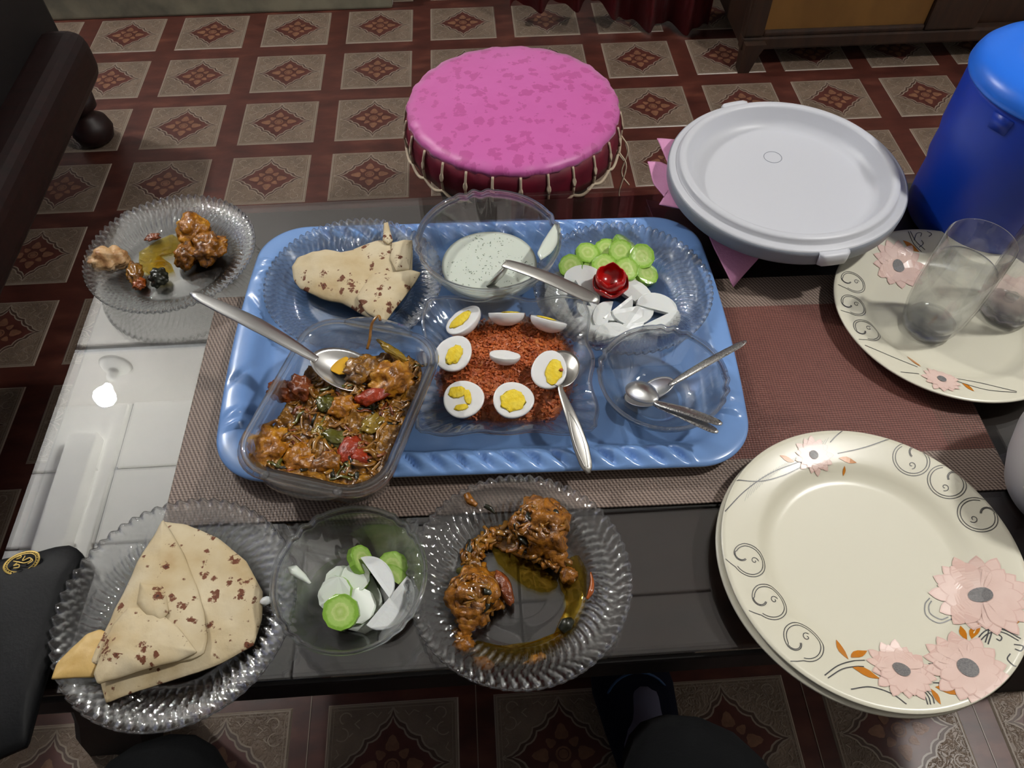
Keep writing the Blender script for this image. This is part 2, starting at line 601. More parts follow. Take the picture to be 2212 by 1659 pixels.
M['trouser'] = plain('black_trouser', srgb(7, 8, 9), 0.95, bmp=0.2, bscale=200, spec=0.1)
M['shoe'] = plain('navy_shoe', srgb(12, 16, 32), 0.9, spec=0.15)
M['shoe_line'] = plain('blue_piping', srgb(24, 62, 104), 0.7)
M['skin'] = plain('skin', srgb(150, 104, 78), 0.55)
M['hair'] = plain('black_hair', srgb(16, 13, 12), 0.6)
M['shirt'] = plain('charcoal_shirt', srgb(40, 42, 46), 0.9)


def cuke_mat():
    mt, nt, b = newmat('cucumber_face')
    tc = nt.nodes.new('ShaderNodeTexCoord')
    ln = nt.nodes.new('ShaderNodeVectorMath'); ln.operation = 'LENGTH'
    sc = nt.nodes.new('ShaderNodeVectorMath'); sc.operation = 'MULTIPLY'; sc.inputs[1].default_value = (1, 1, 0)
    nt.links.new(tc.outputs['Object'], sc.inputs[0]); nt.links.new(sc.outputs[0], ln.inputs[0])
    n = tex(nt, 'Noise', 260, 3)
    rr = mth(nt, 'ADD', mth(nt, 'DIVIDE', ln.outputs['Value'], 0.0128), mth(nt, 'MULTIPLY', mth(nt, 'SUBTRACT', n.outputs['Fac'], 0.5), 0.35))
    c = ramp(nt, rr, [(0.0, srgb(196, 214, 140)), (0.3, srgb(170, 200, 104)), (0.52, srgb(196, 216, 136)), (0.62, srgb(172, 206, 110)), (0.86, srgb(168, 204, 104)), (1.0, srgb(134, 180, 66))])
    nt.links.new(c, b.inputs['Base Color'])
    b.inputs['Roughness'].default_value = 0.2
    bump(nt, b, n.outputs['Fac'], 0.25, 0.001)
    return mt


M['cuke'] = cuke_mat()
M['cuke_skin'] = plain('peeled_cucumber_side', srgb(140, 184, 72), 0.25)


def stool_cloth():
    mt, nt, b = newmat('pink_brocade')
    v = tex(nt, 'Voronoi', 38, Randomness=1.0)
    v.voronoi_dimensions = '2D'
    n = tex(nt, 'Noise', 70, 3)
    d = mth(nt, 'ADD', v.outputs['Distance'], mth(nt, 'MULTIPLY', mth(nt, 'SUBTRACT', n.outputs['Fac'], 0.5), 0.5))
    sep = nt.nodes.new('ShaderNodeSeparateColor'); nt.links.new(v.outputs['Color'], sep.inputs[0])
    s = mth(nt, 'ADD', mth(nt, 'MULTIPLY', sep.outputs[0], 0.36), 0.28)
    k = nt.nodes.new('ShaderNodeMapRange')
    nt.links.new(mth(nt, 'SUBTRACT', s, d), k.inputs[0]); k.inputs[1].default_value = -0.03; k.inputs[2].default_value = 0.03
    n2 = tex(nt, 'Noise', 5, 3)
    base = ramp(nt, n2.outputs['Fac'], [(0.35, srgb(212, 104, 178)), (0.7, srgb(204, 92, 166))])
    c = mixc(nt, mth(nt, 'MULTIPLY', k.outputs[0], 0.6), base, srgb(178, 66, 134))
    nt.links.new(c, b.inputs['Base Color'])
    b.inputs['Roughness'].default_value = 0.42
    b.inputs['Sheen Weight'].default_value = 0.3
    bump(nt, b, tex(nt, 'Noise', 14, 3).outputs['Fac'], 0.3, 0.006)
    return mt


M['brocade'] = stool_cloth()


def curtain_mat():
    mt, nt, b = newmat('red_floral_cloth')
    v = tex(nt, 'Voronoi', 38, Randomness=1.0)
    n = tex(nt, 'Noise', 110, 3)
    d = mth(nt, 'ADD', v.outputs['Distance'], mth(nt, 'MULTIPLY', mth(nt, 'SUBTRACT', n.outputs['Fac'], 0.5), 0.7))
    g = tex(nt, 'Noise', 8, 2)
    k = mth(nt, 'MULTIPLY', mth(nt, 'LESS_THAN', d, 0.2), mth(nt, 'GREATER_THAN', g.outputs['Fac'], 0.5))
    nt.links.new(mixc(nt, k, srgb(110, 10, 26), srgb(200, 170, 166)), b.inputs['Base Color'])
    b.inputs['Roughness'].default_value = 0.8
    return mt


M['curtain'] = curtain_mat()


def tray_mat():
    mt, nt, b = newmat('blue_melamine')
    n = tex(nt, 'Noise', 3, 2)
    nt.links.new(ramp(nt, n.outputs['Fac'], [(0.3, srgb(112, 150, 208)), (0.7, srgb(124, 161, 215))]), b.inputs['Base Color'])
    b.inputs['Roughness'].default_value = 0.22
    bump(nt, b, tex(nt, 'Noise', 22, 2).outputs['Fac'], 0.12, 0.004)
    return mt


M['tray'] = tray_mat()
M['tray_white'] = plain('white_tray_back', srgb(196, 200, 206), 0.4)

# ------------------------------------------------------------------ the setting
X0, X1, Y0, Y1, ZC = -2.5, 2.3, -1.5, 3.0, 2.7
fl = box('floor', ((X0 + X1) / 2, (Y0 + Y1) / 2, -0.02), (X1 - X0, Y1 - Y0, 0.04), M['floor'], bev=0)
fl['kind'] = 'structure'
TX, TY = 0.786 * U, 0.775 * 0.9321 * U


def tile_mesh():
    V, Fc, fm = [], [], []

    def poly(pts, z, mi):
        b = len(V)
        V.extend((x * TX, y * TY, z) for x, y in pts)
        Fc.append(tuple(range(b, b + len(pts)))); fm.append(mi)

    def fan(pts, z, mi, c=(0, 0)):
        for i in range(len(pts)):
            poly([c, pts[i], pts[(i + 1) % len(pts)]], z, mi)

    def strip(pts, wd, z, mi, closed=False):
        n = len(pts)
        L, Rr = [], []
        for i in range(n):
            a = pts[(i - 1) % n] if (closed or i > 0) else pts[i]
            c = pts[(i + 1) % n] if (closed or i < n - 1) else pts[i]
            dx, dy = c[0] - a[0], c[1] - a[1]
            l = math.hypot(dx, dy) or 1
            nx, ny = -dy / l * wd / 2, dx / l * wd / 2
            L.append((pts[i][0] + nx, pts[i][1] + ny)); Rr.append((pts[i][0] - nx, pts[i][1] - ny))
        for i in range(n if closed else n - 1):
            j = (i + 1) % n
            poly([L[i], Rr[i], Rr[j], L[j]], z, mi)
    # slab with chamfer
    z0, z1, ch = 0.0, 0.0016, 0.012
    o = [(-.5, -.5), (.5, -.5), (.5, .5), (-.5, .5)]
    n_ = [(x * (1 - 2 * ch), y * (1 - 2 * ch)) for x, y in o]
    poly(n_, z1, 0)
    for i in range(4):
        j = (i + 1) % 4
        b = len(V)
        V.extend([(o[i][0] * TX, o[i][1] * TY, z0), (o[j][0] * TX, o[j][1] * TY, z0), (n_[j][0] * TX, n_[j][1] * TY, z1), (n_[i][0] * TX, n_[i][1] * TY, z1)])
        Fc.append((b, b + 1, b + 2, b + 3)); fm.append(1)
    sq = lambda k: [(-k, -k), (k, -k), (k, k), (-k, k)]
    strip(sq(.478), .016, z1 + .0003, 1, True)
    strip(sq(.452), .006, z1 + .0003, 1, True)
    qd = [(.44, 0), (.385, .022), (.34, .055), (.315, .10), (.275, .115), (.245, .14), (.225, .175), (.215, .215),
          (.175, .225), (.14, .245), (.115, .275), (.10, .315), (.055, .34), (.022, .385)]
    og = []
    for k in range(4):
        c_, s_ = [(1, 0), (0, 1), (-1, 0), (0, -1)][k]
        og += [(x * c_ - y * s_, x * s_ + y * c_) for x, y in qd]
    k_ = lambda f: [(x * f, y * f) for x, y in og]
    strip(k_(1.0), .014, z1 + .0006, 1, True)
    strip(k_(.94), .030, z1 + .0003, 2, True)
    strip(k_(.86), .014, z1 + .0006, 1, True)
    fan(k_(.84), z1 + .0004, 3)
    for k in range(4):                         # four petals, four leaflets, centre
        a = k * PI / 2
        for (rad, r0, aa, ry) in ((.165, .062, a, .05), (.125, .04, a + PI / 4, .034)):
            cx, cy = rad * math.cos(aa), rad * math.sin(aa)
            pts = []
            for i in range(12):
                t = 2 * PI * i / 12
                q = 1 + .18 * math.cos(3 * t)
                px, py = r0 * q * math.cos(t), ry * q * math.sin(t)
                pts.append((cx + px * math.cos(aa) - py * math.sin(aa), cy + px * math.sin(aa) + py * math.cos(aa)))
            fan(pts, z1 + .0008, 4, (cx, cy))
    ci = lambda r, n=12, a0=0, a1=2 * PI, c=(0, 0): [(c[0] + r * math.cos(a0 + (a1 - a0) * i / n), c[1] + r * math.sin(a0 + (a1 - a0) * i / n)) for i in range(n + 1)]
    fan(ci(.06)[:-1], z1 + .0009, 4)
    strip(ci(.04)[:-1], .008, z1 + .0012, 3, True)
    for sx in (1, -1):
        for sy in (1, -1):
            T = lambda pts: [(x * sx, y * sy) for x, y in pts]
            strip(T(ci(.045, 10, -1.2, 2.9, (.36, .385))), .010, z1 + .0004, 1)
            strip(T(ci(.05, 10, 1.6, 5.6, (.385, .26))), .009, z1 + .0004, 1)
            strip(T([(.25, .37), (.29, .34), (.25, .30)]), .010, z1 + .0004, 1)
            strip(T([(.30, .27), (.33, .24)]), .010, z1 + .0004, 1)
            strip(T([(.20, .40), (.16, .42), (.12, .38), (.09, .42)]), .008, z1 + .0004, 1)
            strip(T([(.42, .15), (.40, .11), (.43, .08)]), .008, z1 + .0004, 1)
            strip(T([(.0, .455), (.012, .43), (.04, .40)]), .010, z1 + .0004, 1)
            strip(T([(.455, .0), (.43, .02)]), .010, z1 + .0004, 1)
    me = bpy.data.meshes.new('tile')
    me.from_pydata(V, [], Fc)
    for k in ('panel', 'panel_line', 'panel_dark', 'motif_red', 'motif_flower'): me.materials.append(M[k])
    me.polygons.foreach_set('material_index', fm)
    me.update()
    return me


TM = tile_mesh()


def put_tile(col, row):
    x = (col - 4.4235 + 0.393) * U
    y = (10.3518 - (row + 0.3875) * 0.9321) * U
    if x - TX / 2 < X0 or x + TX / 2 > X1: return
    o = bpy.data.objects.new('tile', TM)
    o.location = (x, y, 0.0)
    o.parent = fl
    C.objects.link(o)


for row in range(-1, 8):
    for col in range(-1, 12): put_tile(col, row)
for col in range(-2, 12): put_tile(col + 0.25, 8)
for row in (9.765, 10.765):
    for col in range(0, 9): put_tile(col + 0.37, row)
for k in range(1, 9):                                        # thin joint lines between the front columns
    x = (k + 0.37 - 0.107 - 4.4235) * U
    box('joint_line', (x, (10.3518 - 10.75 * 0.9321) * U, 0.0004), (0.0012, 0.46, 0.0008), M['panel_line'], fl, bev=0)

t_ = 0.06
for nm, c, s, mk in (('wall_left', (X0 - t_ / 2, (Y0 + Y1) / 2, ZC / 2), (t_, Y1 - Y0, ZC), 'wall_lav'),
                     ('wall_right', (X1 + t_ / 2, (Y0 + Y1) / 2, ZC / 2), (t_, Y1 - Y0, ZC), 'wall'),
                     ('wall_front', ((X0 + X1) / 2, Y0 - t_ / 2, ZC / 2), (X1 - X0, t_, ZC), 'wall'),
                     ('wall_far', ((X0 + X1) / 2, Y1 + t_ / 2, ZC / 2), (X1 - X0, t_, ZC), 'wall')):
    o = box(nm, c, s, M[mk], bev=0)
    o['kind'] = 'structure'
o = box('wall_back', ((X0 - 0.2) / 2, 2.22, 1.35), (-0.2 - X0, 0.15, 2.7), M['wall'], bev=0)
o['kind'] = 'structure'
o = box('baseboard_back', ((X0 - 0.2) / 2, 2.14, 0.07), (-0.2 - X0, 0.03, 0.14), M['skirt'], bev=0.006)
o['kind'] = 'structure'
ce = box('ceiling', ((X0 + X1) / 2, (Y0 + Y1) / 2, ZC + 0.03), (X1 - X0, Y1 - Y0, 0.06), M['ceil_groove'], bev=0)
ce['kind'] = 'structure'
pm = None
for i in range(6):
    for j in range(13):
        x, y = -1.63 - 0.43 + i * 0.86, 2.145 + 0.357 * 2.5 - j * 0.357
        if y - .18 < Y0 or x + .43 > X1 + 0.02: continue
        if pm is None:
            p0 = box('ceiling_panel', (0, 0, 0), (0.848, 0.343, 0.02), M['ceil'], ce, bev=0.003, segs=1)
            pm = p0.data
        else:
            p0 = bpy.data.objects.new('ceiling_panel', pm)
            p0.parent = ce
            C.objects.link(p0)
        p0.location = (x, y, ZC - 0.012)
o = box('trim_1', (-1.77, 0.22, ZC - 0.05), (0.12, 3.44, 0.10), M['ceil'], bev=0.006)
o['kind'] = 'structure'
o = box('trim_2', (-1.665, 0.72, ZC - 0.02), (0.05, 2.8, 0.04), M['ceil'], bev=0.004)
o['kind'] = 'structure'


def lamp(label, base, bulb_c, power, link_light=True):
    t = empty('bulb_lamp', base)
    tag(t, label, 'lamp')
    base, bulb_c = Vector(base), Vector(bulb_c)
    d = (bulb_c - base)
    L = d.length
    q = Vector((0, 0, -1)).rotation_difference(d.normalized())
    b = lathe('base_plate', [(0, 0), (0.068, 0), (0.058, -0.012), (0.05, -0.02), (0.02, -0.028), (0, -0.028)], 32, M['ceramic'], t)
    b.rotation_euler = (R(-90), 0, 0)
    h = lathe('holder', [(0, 0), (0.02, 0), (0.02, -L * 0.42), (0.016, -L * 0.5), (0, -L * 0.5)], 24, M['ceramic'], t)
    h.rotation_mode = 'QUATERNION'; h.rotation_quaternion = q
    mt, nt, bs = newmat('lit_bulb')
    bs.inputs['Base Color'].default_value = (1, 1, 1, 1)
    bs.inputs['Emission Color'].default_value = (1, 0.98, 0.94, 1)
    bs.inputs['Emission Strength'].default_value = power / (PI * 4 * PI * 0.043 ** 2)
    g = lathe('bulb', [(0, 0.05), (0.014, 0.048), (0.018, 0.034), (0.035, 0.016), (0.043, -0.004), (0.038, -0.026), (0.022, -0.041), (0, -0.046)], 24, mt, t)
    g.location = d
    g.rotation_mode = 'QUATERNION'; g.rotation_quaternion = q
    return t


def refl_wall(u, v, yw, zt=0.44):
    a = at(u, v, zt)
    d = a - CAM
    d.z = -d.z
    return a + d * ((yw - a.y) / d.y)


o = box('trim_3', (-1.35, 2.14, refl_wall(390, 742, 2.145).z), (2.2, 0.02, 0.02), M['ceil_groove'], bev=0.003)
o['kind'] = 'structure'
bb = refl_wall(250, 788, 2.1445)
bc = refl_wall(226, 852, 2.145 - 0.15)
lamp('white bulb in a round ceramic wall holder, mirrored in the table glass', bb, bc, BULB_W)
t = empty('pendant_lamp', KEY_POS + Vector((0, 0, 0.1)))
tag(t, 'unseen pendant lamp over the right of the table, its shade added to block uplight', 'lamp')
t.location = (KEY_POS.x, KEY_POS.y, ZC - 0.003)
_dz = KEY_POS.z - ZC
lathe('base_plate', [(0, 0), (0.05, 0), (0.05, -0.012), (0.02, -0.028), (0, -0.028)], 32, M['ceramic'], t)
tube('cord', [(0, 0, -.02), (0, 0, _dz + .09)], .003, M['ceramic'], t)
lathe('added_shade', [(.012, _dz + .10), (.03, _dz + .095), (.13, _dz - .02), (.135, _dz - .06), (.133, _dz - .06), (.127, _dz - .02), (.028, _dz + .09), (.012, _dz + .095)], 48, M['ceramic'], t)  # unseen shade, added to keep this lamp's light off the ceiling

# ------------------------------------------------------------------ furniture around the table
# sofa-like wooden chest on the left
t = empty('wooden_settee', (-1.2, 1.0, 0))
tag(t, 'dark red-brown wooden settee side with a turned ball foot', 'sofa')
t.location = (0, 0, 0)
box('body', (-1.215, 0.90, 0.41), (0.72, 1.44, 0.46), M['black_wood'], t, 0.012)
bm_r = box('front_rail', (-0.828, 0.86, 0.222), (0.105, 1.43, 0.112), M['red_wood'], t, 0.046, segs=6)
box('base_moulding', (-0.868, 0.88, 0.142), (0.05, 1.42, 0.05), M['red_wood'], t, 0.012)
for (fx, fy) in ((-0.868, 1.572), (-0.868, 0.22), (-1.54, 1.572), (-1.54, 0.22)):
    f = lathe('foot', [(0, 0), (0.022, 0), (0.04, 0.012), (0.046, 0.032), (0.04, 0.054), (0.024, 0.068), (0.02, 0.08), (0.034, 0.09), (0.036, 0.12), (0, 0.12)], 28, M['red_wood'], t)
    f.location = (fx, fy, 0)

# cabinet at the back right
t = empty('cabinet', (0, 0, 0))
tag(t, 'brown wooden cabinet with a honey-coloured panel behind the white lid', 'cabinet')
cx0, cx1, cy = 0.675, 1.55, 1.765
box('body', ((cx0 + cx1) / 2, cy + 0.22, 0.50), (cx1 - cx0 - 0.01, 0.40, 0.89), M['cab_wood'], t, 0.004)
box('bottom_rail', ((cx0 + cx1) / 2, cy, 0.072), (cx1 - cx0, 0.03, 0.034), M['cab_wood'], t, 0.006)
box('stile', (cx0 + 0.025, cy - 0.002, 0.51), (0.05, 0.03, 0.84), M['cab_wood'], t, 0.006)
box('stile', (1.19, cy - 0.002, 0.51), (0.13, 0.03, 0.84), M['cab_wood'], t, 0.006)
box('door_panel', (0.925, cy + 0.004, 0.49), (0.40, 0.02, 0.80), M['cab_panel'], t, 0.003)
box('panel_moulding', (0.925, cy - 0.006, 0.096), (0.40, 0.016, 0.014), M['cab_wood'], t, 0.005)
for x, s in ((cx0 + 0.02, -1), (cx1 - 0.03, 1)):
    for yy in (cy - 0.01, cy + 0.36):
        sec = []
        for z, hw, dx in ((0.0, 0.014, 0.0), (0.05, 0.02, 0.006), (0.08, 0.026, 0.010)):
            sec.append([Vector((x + dx + a * hw, yy + b_ * hw, z)) for a, b_ in ((-1, -1), (1, -1), (1, 1), (-1, 1))])
        loft('leg', sec, M['cab_wood'], t, smooth=False)

# curtain in the doorway
V, Fc = [], []
cn = 90
for side in (0, 1):
    for k in range(7):
        for i in range(cn + 1):
            s = i / cn
            x = 0.12 + 0.53 * s
            hem = 0.056 - 0.046 * min(1, max(0, (s - 0.46) / 0.12))
            z = hem + (2.2 - hem) * (k / 6)
            y = 2.00 - 0.07 * max(0, s - 0.45) / 0.55 + 0.03 * math.sin(s * 34) + 0.012 * math.sin(s * 71 + k) + side * 0.003
            V.append((x, y, z))
n1 = (cn + 1)
for side in (0, 1):
    for k in range(6):
        for i in range(cn):
            a = side * 7 * n1 + k * n1 + i
            f = (a, a + 1, a + n1 + 1, a + n1)
            Fc.append(f if side == 0 else tuple(reversed(f)))
for i in range(cn):
    Fc.append((i, 7 * n1 + i, 7 * n1 + i + 1, i + 1))
o = mesh_obj('curtain', V, Fc, M['curtain'])
tag(o, 'dark red floral curtain hanging in the doorway behind the pink stool', 'curtain')

# pink stool
SX, SY, SR, SZ = 0.076, 1.115, 0.172, 0.37
sc_ = at(1110, 243, SZ)
SX, SY = sc_.x, sc_.y + 0.022
t = empty('stool', (SX, SY, 0))
tag(t, 'round low stool with a pink brocade top laced to a maroon band', 'stool')
lathe('body', [(0, 0), (SR * .86, 0), (SR * .84, .02), (SR * .72, .17), (SR * .84, .30), (SR * .93, .318), (0, .318)], 64, M['stool_body'], t)
lathe('side_band', [(SR * .90, .310), (SR * 1.015, .308), (SR * 1.03, .325), (SR * 1.025, .345), (SR * 1.0, .362), (SR * .9, .364)], 96, M['maroon'], t,
      fn=lambda a, r, z: (r * (1 + .006 * math.sin(a * 26)), z))
lathe('cushion_top', [(SR * .9, .352), (SR * 1.0, .360), (SR * 1.0, .366), (SR * .985, .3715), (SR * .9, .375), (SR * .6, .379), (SR * .3, .381), (0, .381)], 128, M['brocade'], t,
      fn=lambda a, r, z: (r * (1 + (.006 * math.sin(a * 23) + .005 * math.sin(a * 41 + 1)) * (r / SR) ** 8), z + .0005 * math.sin(a * 23) * (r / SR) ** 8))
nl = 26
for i in range(nl):
    V, Fc = [], []
    a = 2 * PI * (i + .5) / nl
    pts = [Vector((math.cos(a) * SR * q, math.sin(a) * SR * q, z)) for q, z in ((1.008, .362), (1.035, .345), (1.045, .328), (1.035, .310))]
    tube_data(smooth_path(pts, 4), .0021, 6, V, Fc)
    for s in (-1, 1):
        pts = [Vector((math.cos(a + s * d) * SR * q, math.sin(a + s * d) * SR * q, z)) for q, z, d in ((1.034, .345, .0), (1.045, .338, .012), (1.05, .330, .0))]
        tube_data(smooth_path(pts, 3), .0018, 5, V, Fc)
    mesh_obj('lace_loop', V, Fc, M['lace'], t)
pts = []
for i in range(nl * 8 + 1):
    a = 2 * PI * i / (nl * 8) + PI / nl
    k = math.sin((i % 8) / 8 * PI)
    pts.append(Vector((math.cos(a) * SR * 1.04, math.sin(a) * SR * 1.04, .312 - .009 * k)))
tube('edge_cord', pts, .0026, M['lace'], t, 6)
for (a, l) in ((-.35, .05), (-.1, .04), (.2, .03)):
    p = Vector((math.cos(a) * SR * 1.05, math.sin(a) * SR * 1.05, .315))
    tube('loose_thread', smooth_path([p, p + Vector((.012, -.012, -.02)), p + Vector((.004, -.02, -.02 - l)), p + Vector((.018, -.03, -.04 - l))], 5), .0014, M['lace'], t, 5)

# ------------------------------------------------------------------ coffee table
TL, TR_, TN, TF, TZ = -0.452, 0.662, 0.192, 0.793, 0.44
t = empty('coffee_table', ((TL + TR_) / 2, (TN + TF) / 2, 0))
tag(t, 'dark brown wooden coffee table with a glass top', 'table')
cxt, cyt = t.location.x, t.location.y
TW, TD = TR_ - TL, TF - TN
box('glass_top', (0, 0, TZ - 0.003), (TW, TD, 0.006), M['glass_top'], t, 0.001, segs=1)
box('top_panel', (0, 0, TZ - 0.0165), (TW - 0.012, TD - 0.012, 0.019), M['table_wood'], t, 0.003)
for (c, s) in (((0, -TD / 2 + .014), (TW - .01, .024)), ((0, TD / 2 - .014), (TW - .01, .024)), ((-TW / 2 + .014, 0), (.024, TD - .06)), ((TW / 2 - .014, 0), (.024, TD - .06))):
    box('apron', (c[0], c[1], TZ - 0.047), (s[0], s[1], 0.042), M['black_wood'], t, 0.004)
for sx in (-1, 1):
    for sy in (-1, 1):
        sec = []
        for z, hw, off in ((.405, .045, -.055), (.33, .05, -.045), (.22, .046, -.02), (.12, .043, .02), (.05, .047, .045), (0.0, .05, .052)):
            ox = sx * (TW / 2 + off)
            oy = sy * (TD / 2 - .095)
            q = []
            for a, b_ in ((-1, -.8), (-.8, -1), (.8, -1), (1, -.8), (1, .8), (.8, 1), (-.8, 1), (-1, .8)):
                q.append(Vector((ox + a * hw, oy + b_ * hw, z)))
            sec.append(q)
        loft('leg', sec, M['black_wood'], t, smooth=False)

# woven runner
mx0, mx1, my0, my1 = -0.308, 0.508, 0.331, 0.623
hx, hy = (mx1 - mx0) / 2, (my1 - my0) / 2
M['mat'] = mat_weave('woven_mat', srgb(58, 44, 38), srgb(156, 138, 126), srgb(64, 34, 30), srgb(122, 78, 68), hx, hy, 0.046)
o = box('table_mat', (0, 0, 0), (hx * 2, hy * 2, 0.0022), M['mat'], None, 0.0006, segs=1)
o.location = ((mx0 + mx1) / 2, (my0 + my1) / 2, TZ + 0.0013)
o.rotation_euler = (0, 0, R(-1.0))
tag(o, 'brown woven table mat with a reddish field and grey-brown border under the blue tray', 'mat')
MZ = TZ + 0.0026

# ------------------------------------------------------------------ blue tray
TRC, TRR = Vector((0.0, 0.541, 0)), R(-1.6)


def tray_outline(d, n=400):
    """rounded outline inset by d; returns list of (x, y, side, s)"""
    a, b, r = 0.259 - d, 0.176 - d, max(0.052 - d * .6, 0.012)
    segs = []
    out = []
    for k in range(4):
        ang0 = k * PI / 2
        # straight run then corner; side 0: right(+x) going +y, 1: far, 2: left, 3: near
        if k in (0, 2):
            half, dist, oth = b - r, a, b
        else:
            half, dist, oth = a - r, b, a
        per = 70 if k in (0, 2) else 300
        for i in range(per):
            s = -half + 2 * half * i / per
            px, py = dist, s
            if k in (0, 2): px += 0.010 * (1 - (s / (b)) ** 2)
            x, y = px * math.cos(ang0) - py * math.sin(ang0), px * math.sin(ang0) + py * math.cos(ang0)
            out.append((x, y, k, s / max(half, 1e-6), s))
        bul = 0.010 * (1 - (half / b) ** 2) if k in (0, 2) else 0
        for i in range(30):
            th = i / 30 * PI / 2
            kk = 1 - i / 30 if k in (0, 2) else i / 30
            bl = 0.010 * (1 - ((b - r) / b) ** 2) * kk
            cxl, cyl = dist - r + (bl if k in (0, 2) else 0), half
            px, py = cxl + r * math.cos(th), cyl + r * math.sin(th)
            if k in (1, 3): py += bl
            x, y = px * math.cos(ang0) - py * math.sin(ang0), px * math.sin(ang0) + py * math.cos(ang0)
            out.append((x, y, k + .5, 0, 0))
    return out


def tray_build():
    rings = [(0.0, -0.0035), (0.0005, -0.001), (0.003, 0.0), (0.006, 0.0006), (0.009, .0010), (0.012, .001), (0.015, .001), (0.018, 0.0008), (0.021, 0.0003), (0.024, -.0012), (0.027, -0.004),
             (0.031, -0.0085), (0.036, -0.0130), (0.040, -.0145), (0.044, -0.015), (0.07, -0.0152), (0.11, -0.0153), (0.15, -0.0153)]
    V, Fc = [], []
    n = len(tray_outline(0))
    for d, z in rings:
        for (x, y, k, s, ss) in tray_outline(d):
            zz = z
            if k in (1, 3) and 0.002 < d < 0.030:
                prof = math.sin(min(1, max(0, (d - 0.002) / 0.026)) * PI)
                fade = min(1, max(0, (1.02 - abs(s)) / .08))
                ph = (ss + (d - .014) * 0.9) / 0.0235
                zz += (0.0125 * abs(math.sin(ph * PI)) ** .6 - .0080) * prof * fade
            if k in (0, 2) and 0.002 < d < .034:
                prof = math.sin(min(1, (d - .002) / .032) * PI)
                for q, am in ((-.98, .0050), (-.84, .0046), (.84, .0046), (.98, .0050)):
                    zz += am * prof * math.exp(-((s - q + (d - .016) * 4) / .055) ** 2)
                for q in (-.55, .55):
                    zz -= .0030 * prof * math.exp(-((s - q + math.copysign(1, q) * (d - .0) * 9) / .035) ** 2)
            V.append((x, y, zz))
    for r in range(len(rings) - 1):
        for i in range(n):
            j = (i + 1) % n
            Fc.append((r * n + i, r * n + j, (r + 1) * n + j, (r + 1) * n + i))
    b = (len(rings) - 1) * n
    V.append((0, 0, -0.0153)); c = len(V) - 1
    for i in range(n): Fc.append((b + i, b + (i + 1) % n, c))
    o = mesh_obj('serving_tray', V, Fc, M['tray'])
    V2, F2 = [], []
    rr = [(0.0, -0.0036), (0.0008, -0.0062), (0.024, -.0070), (0.036, -0.018), (.044, -.0195), (.15, -.0195)]
    for d, z in rr:
        for (x, y, k, s, ss) in tray_outline(d): V2.append((x, y, z))
    for r in range(len(rr) - 1):
        for i in range(n):
            j = (i + 1) % n
            F2.append((r * n + j, r * n + i, (r + 1) * n + i, (r + 1) * n + j))
    b = (len(rr) - 1) * n
    V2.append((0, 0, -0.0195)); c = len(V2) - 1
    for i in range(n): F2.append((b + (i + 1) % n, b + i, c))
    mesh_obj('underside', V2, F2, M['tray_white'], o)
    return o


tray = tray_build()
tray.location = (TRC.x, TRC.y, MZ + 0.0198)
tray.rotation_euler = (0, 0, TRR)
tag(tray, 'large blue rectangular serving tray with a rope-embossed rim holding the dishes', 'tray')
TYZ = MZ + 0.0198 - 0.0152        # tray floor
TRZ = MZ + 0.0198 + 0.001         # tray rim

# ------------------------------------------------------------------ glassware
def glass_plate(label, u, v, zrim, rad, z0, group='fluted glass plates', nf=72, twist=3.0, ph=0.0):
    c = at(u, v, zrim)
    hgt = zrim - z0
    prof_t = [(0, .0035), (.30, .0035), (.55, .0035), (.60, .0042), (.64, .0075), (.68, .0105)]
    for k in range(1, 9):
        q = .68 + .32 * k / 8
        prof_t.append((q, .0105 + (hgt - .0105) * (k / 8) ** .9))
    pr = [(r * rad, z) for r, z in prof_t]
    und = [(rad * 1.006, hgt + .0006), (rad * 1.013, hgt + .0002), (rad * 1.015, hgt - .0010), (rad * 1.010, hgt - .0020)] + [(r * rad, z - .0028) for r, z in reversed(prof_t[5:])] + [(.62 * rad, .0), (.56 * rad, 0), (.54 * rad, .0008), (0, .0008)]

    def fn(a, r, z):
        q = max(0, (r / rad - .64) / .36)
        s = math.cos(nf * (a + ph) + twist * 2.2 * q * q * 3)
        k = min(1, q * 3)
        return r * (1 + .007 * s * q ** 4), z + .0021 * s * k
    o = lathe('glass_plate', pr + und, 432, M['glass'], None, fn)
    o.location = (c.x, c.y, z0)
    rim = []
    for i in range(nf * 4 + 1):
        a = 2 * PI * i / (nf * 4)
        r, z = fn(a, rad * 1.008, hgt)
        rim.append(Vector((r * math.cos(a), r * math.sin(a), z - .0006)))
    tube('rim', rim, [.00115 + .0004 * math.cos(PI * i / 2) for i in range(len(rim))], M['glass_solid'], o, 6)
    tag(o, label, 'plate', group)
    return o


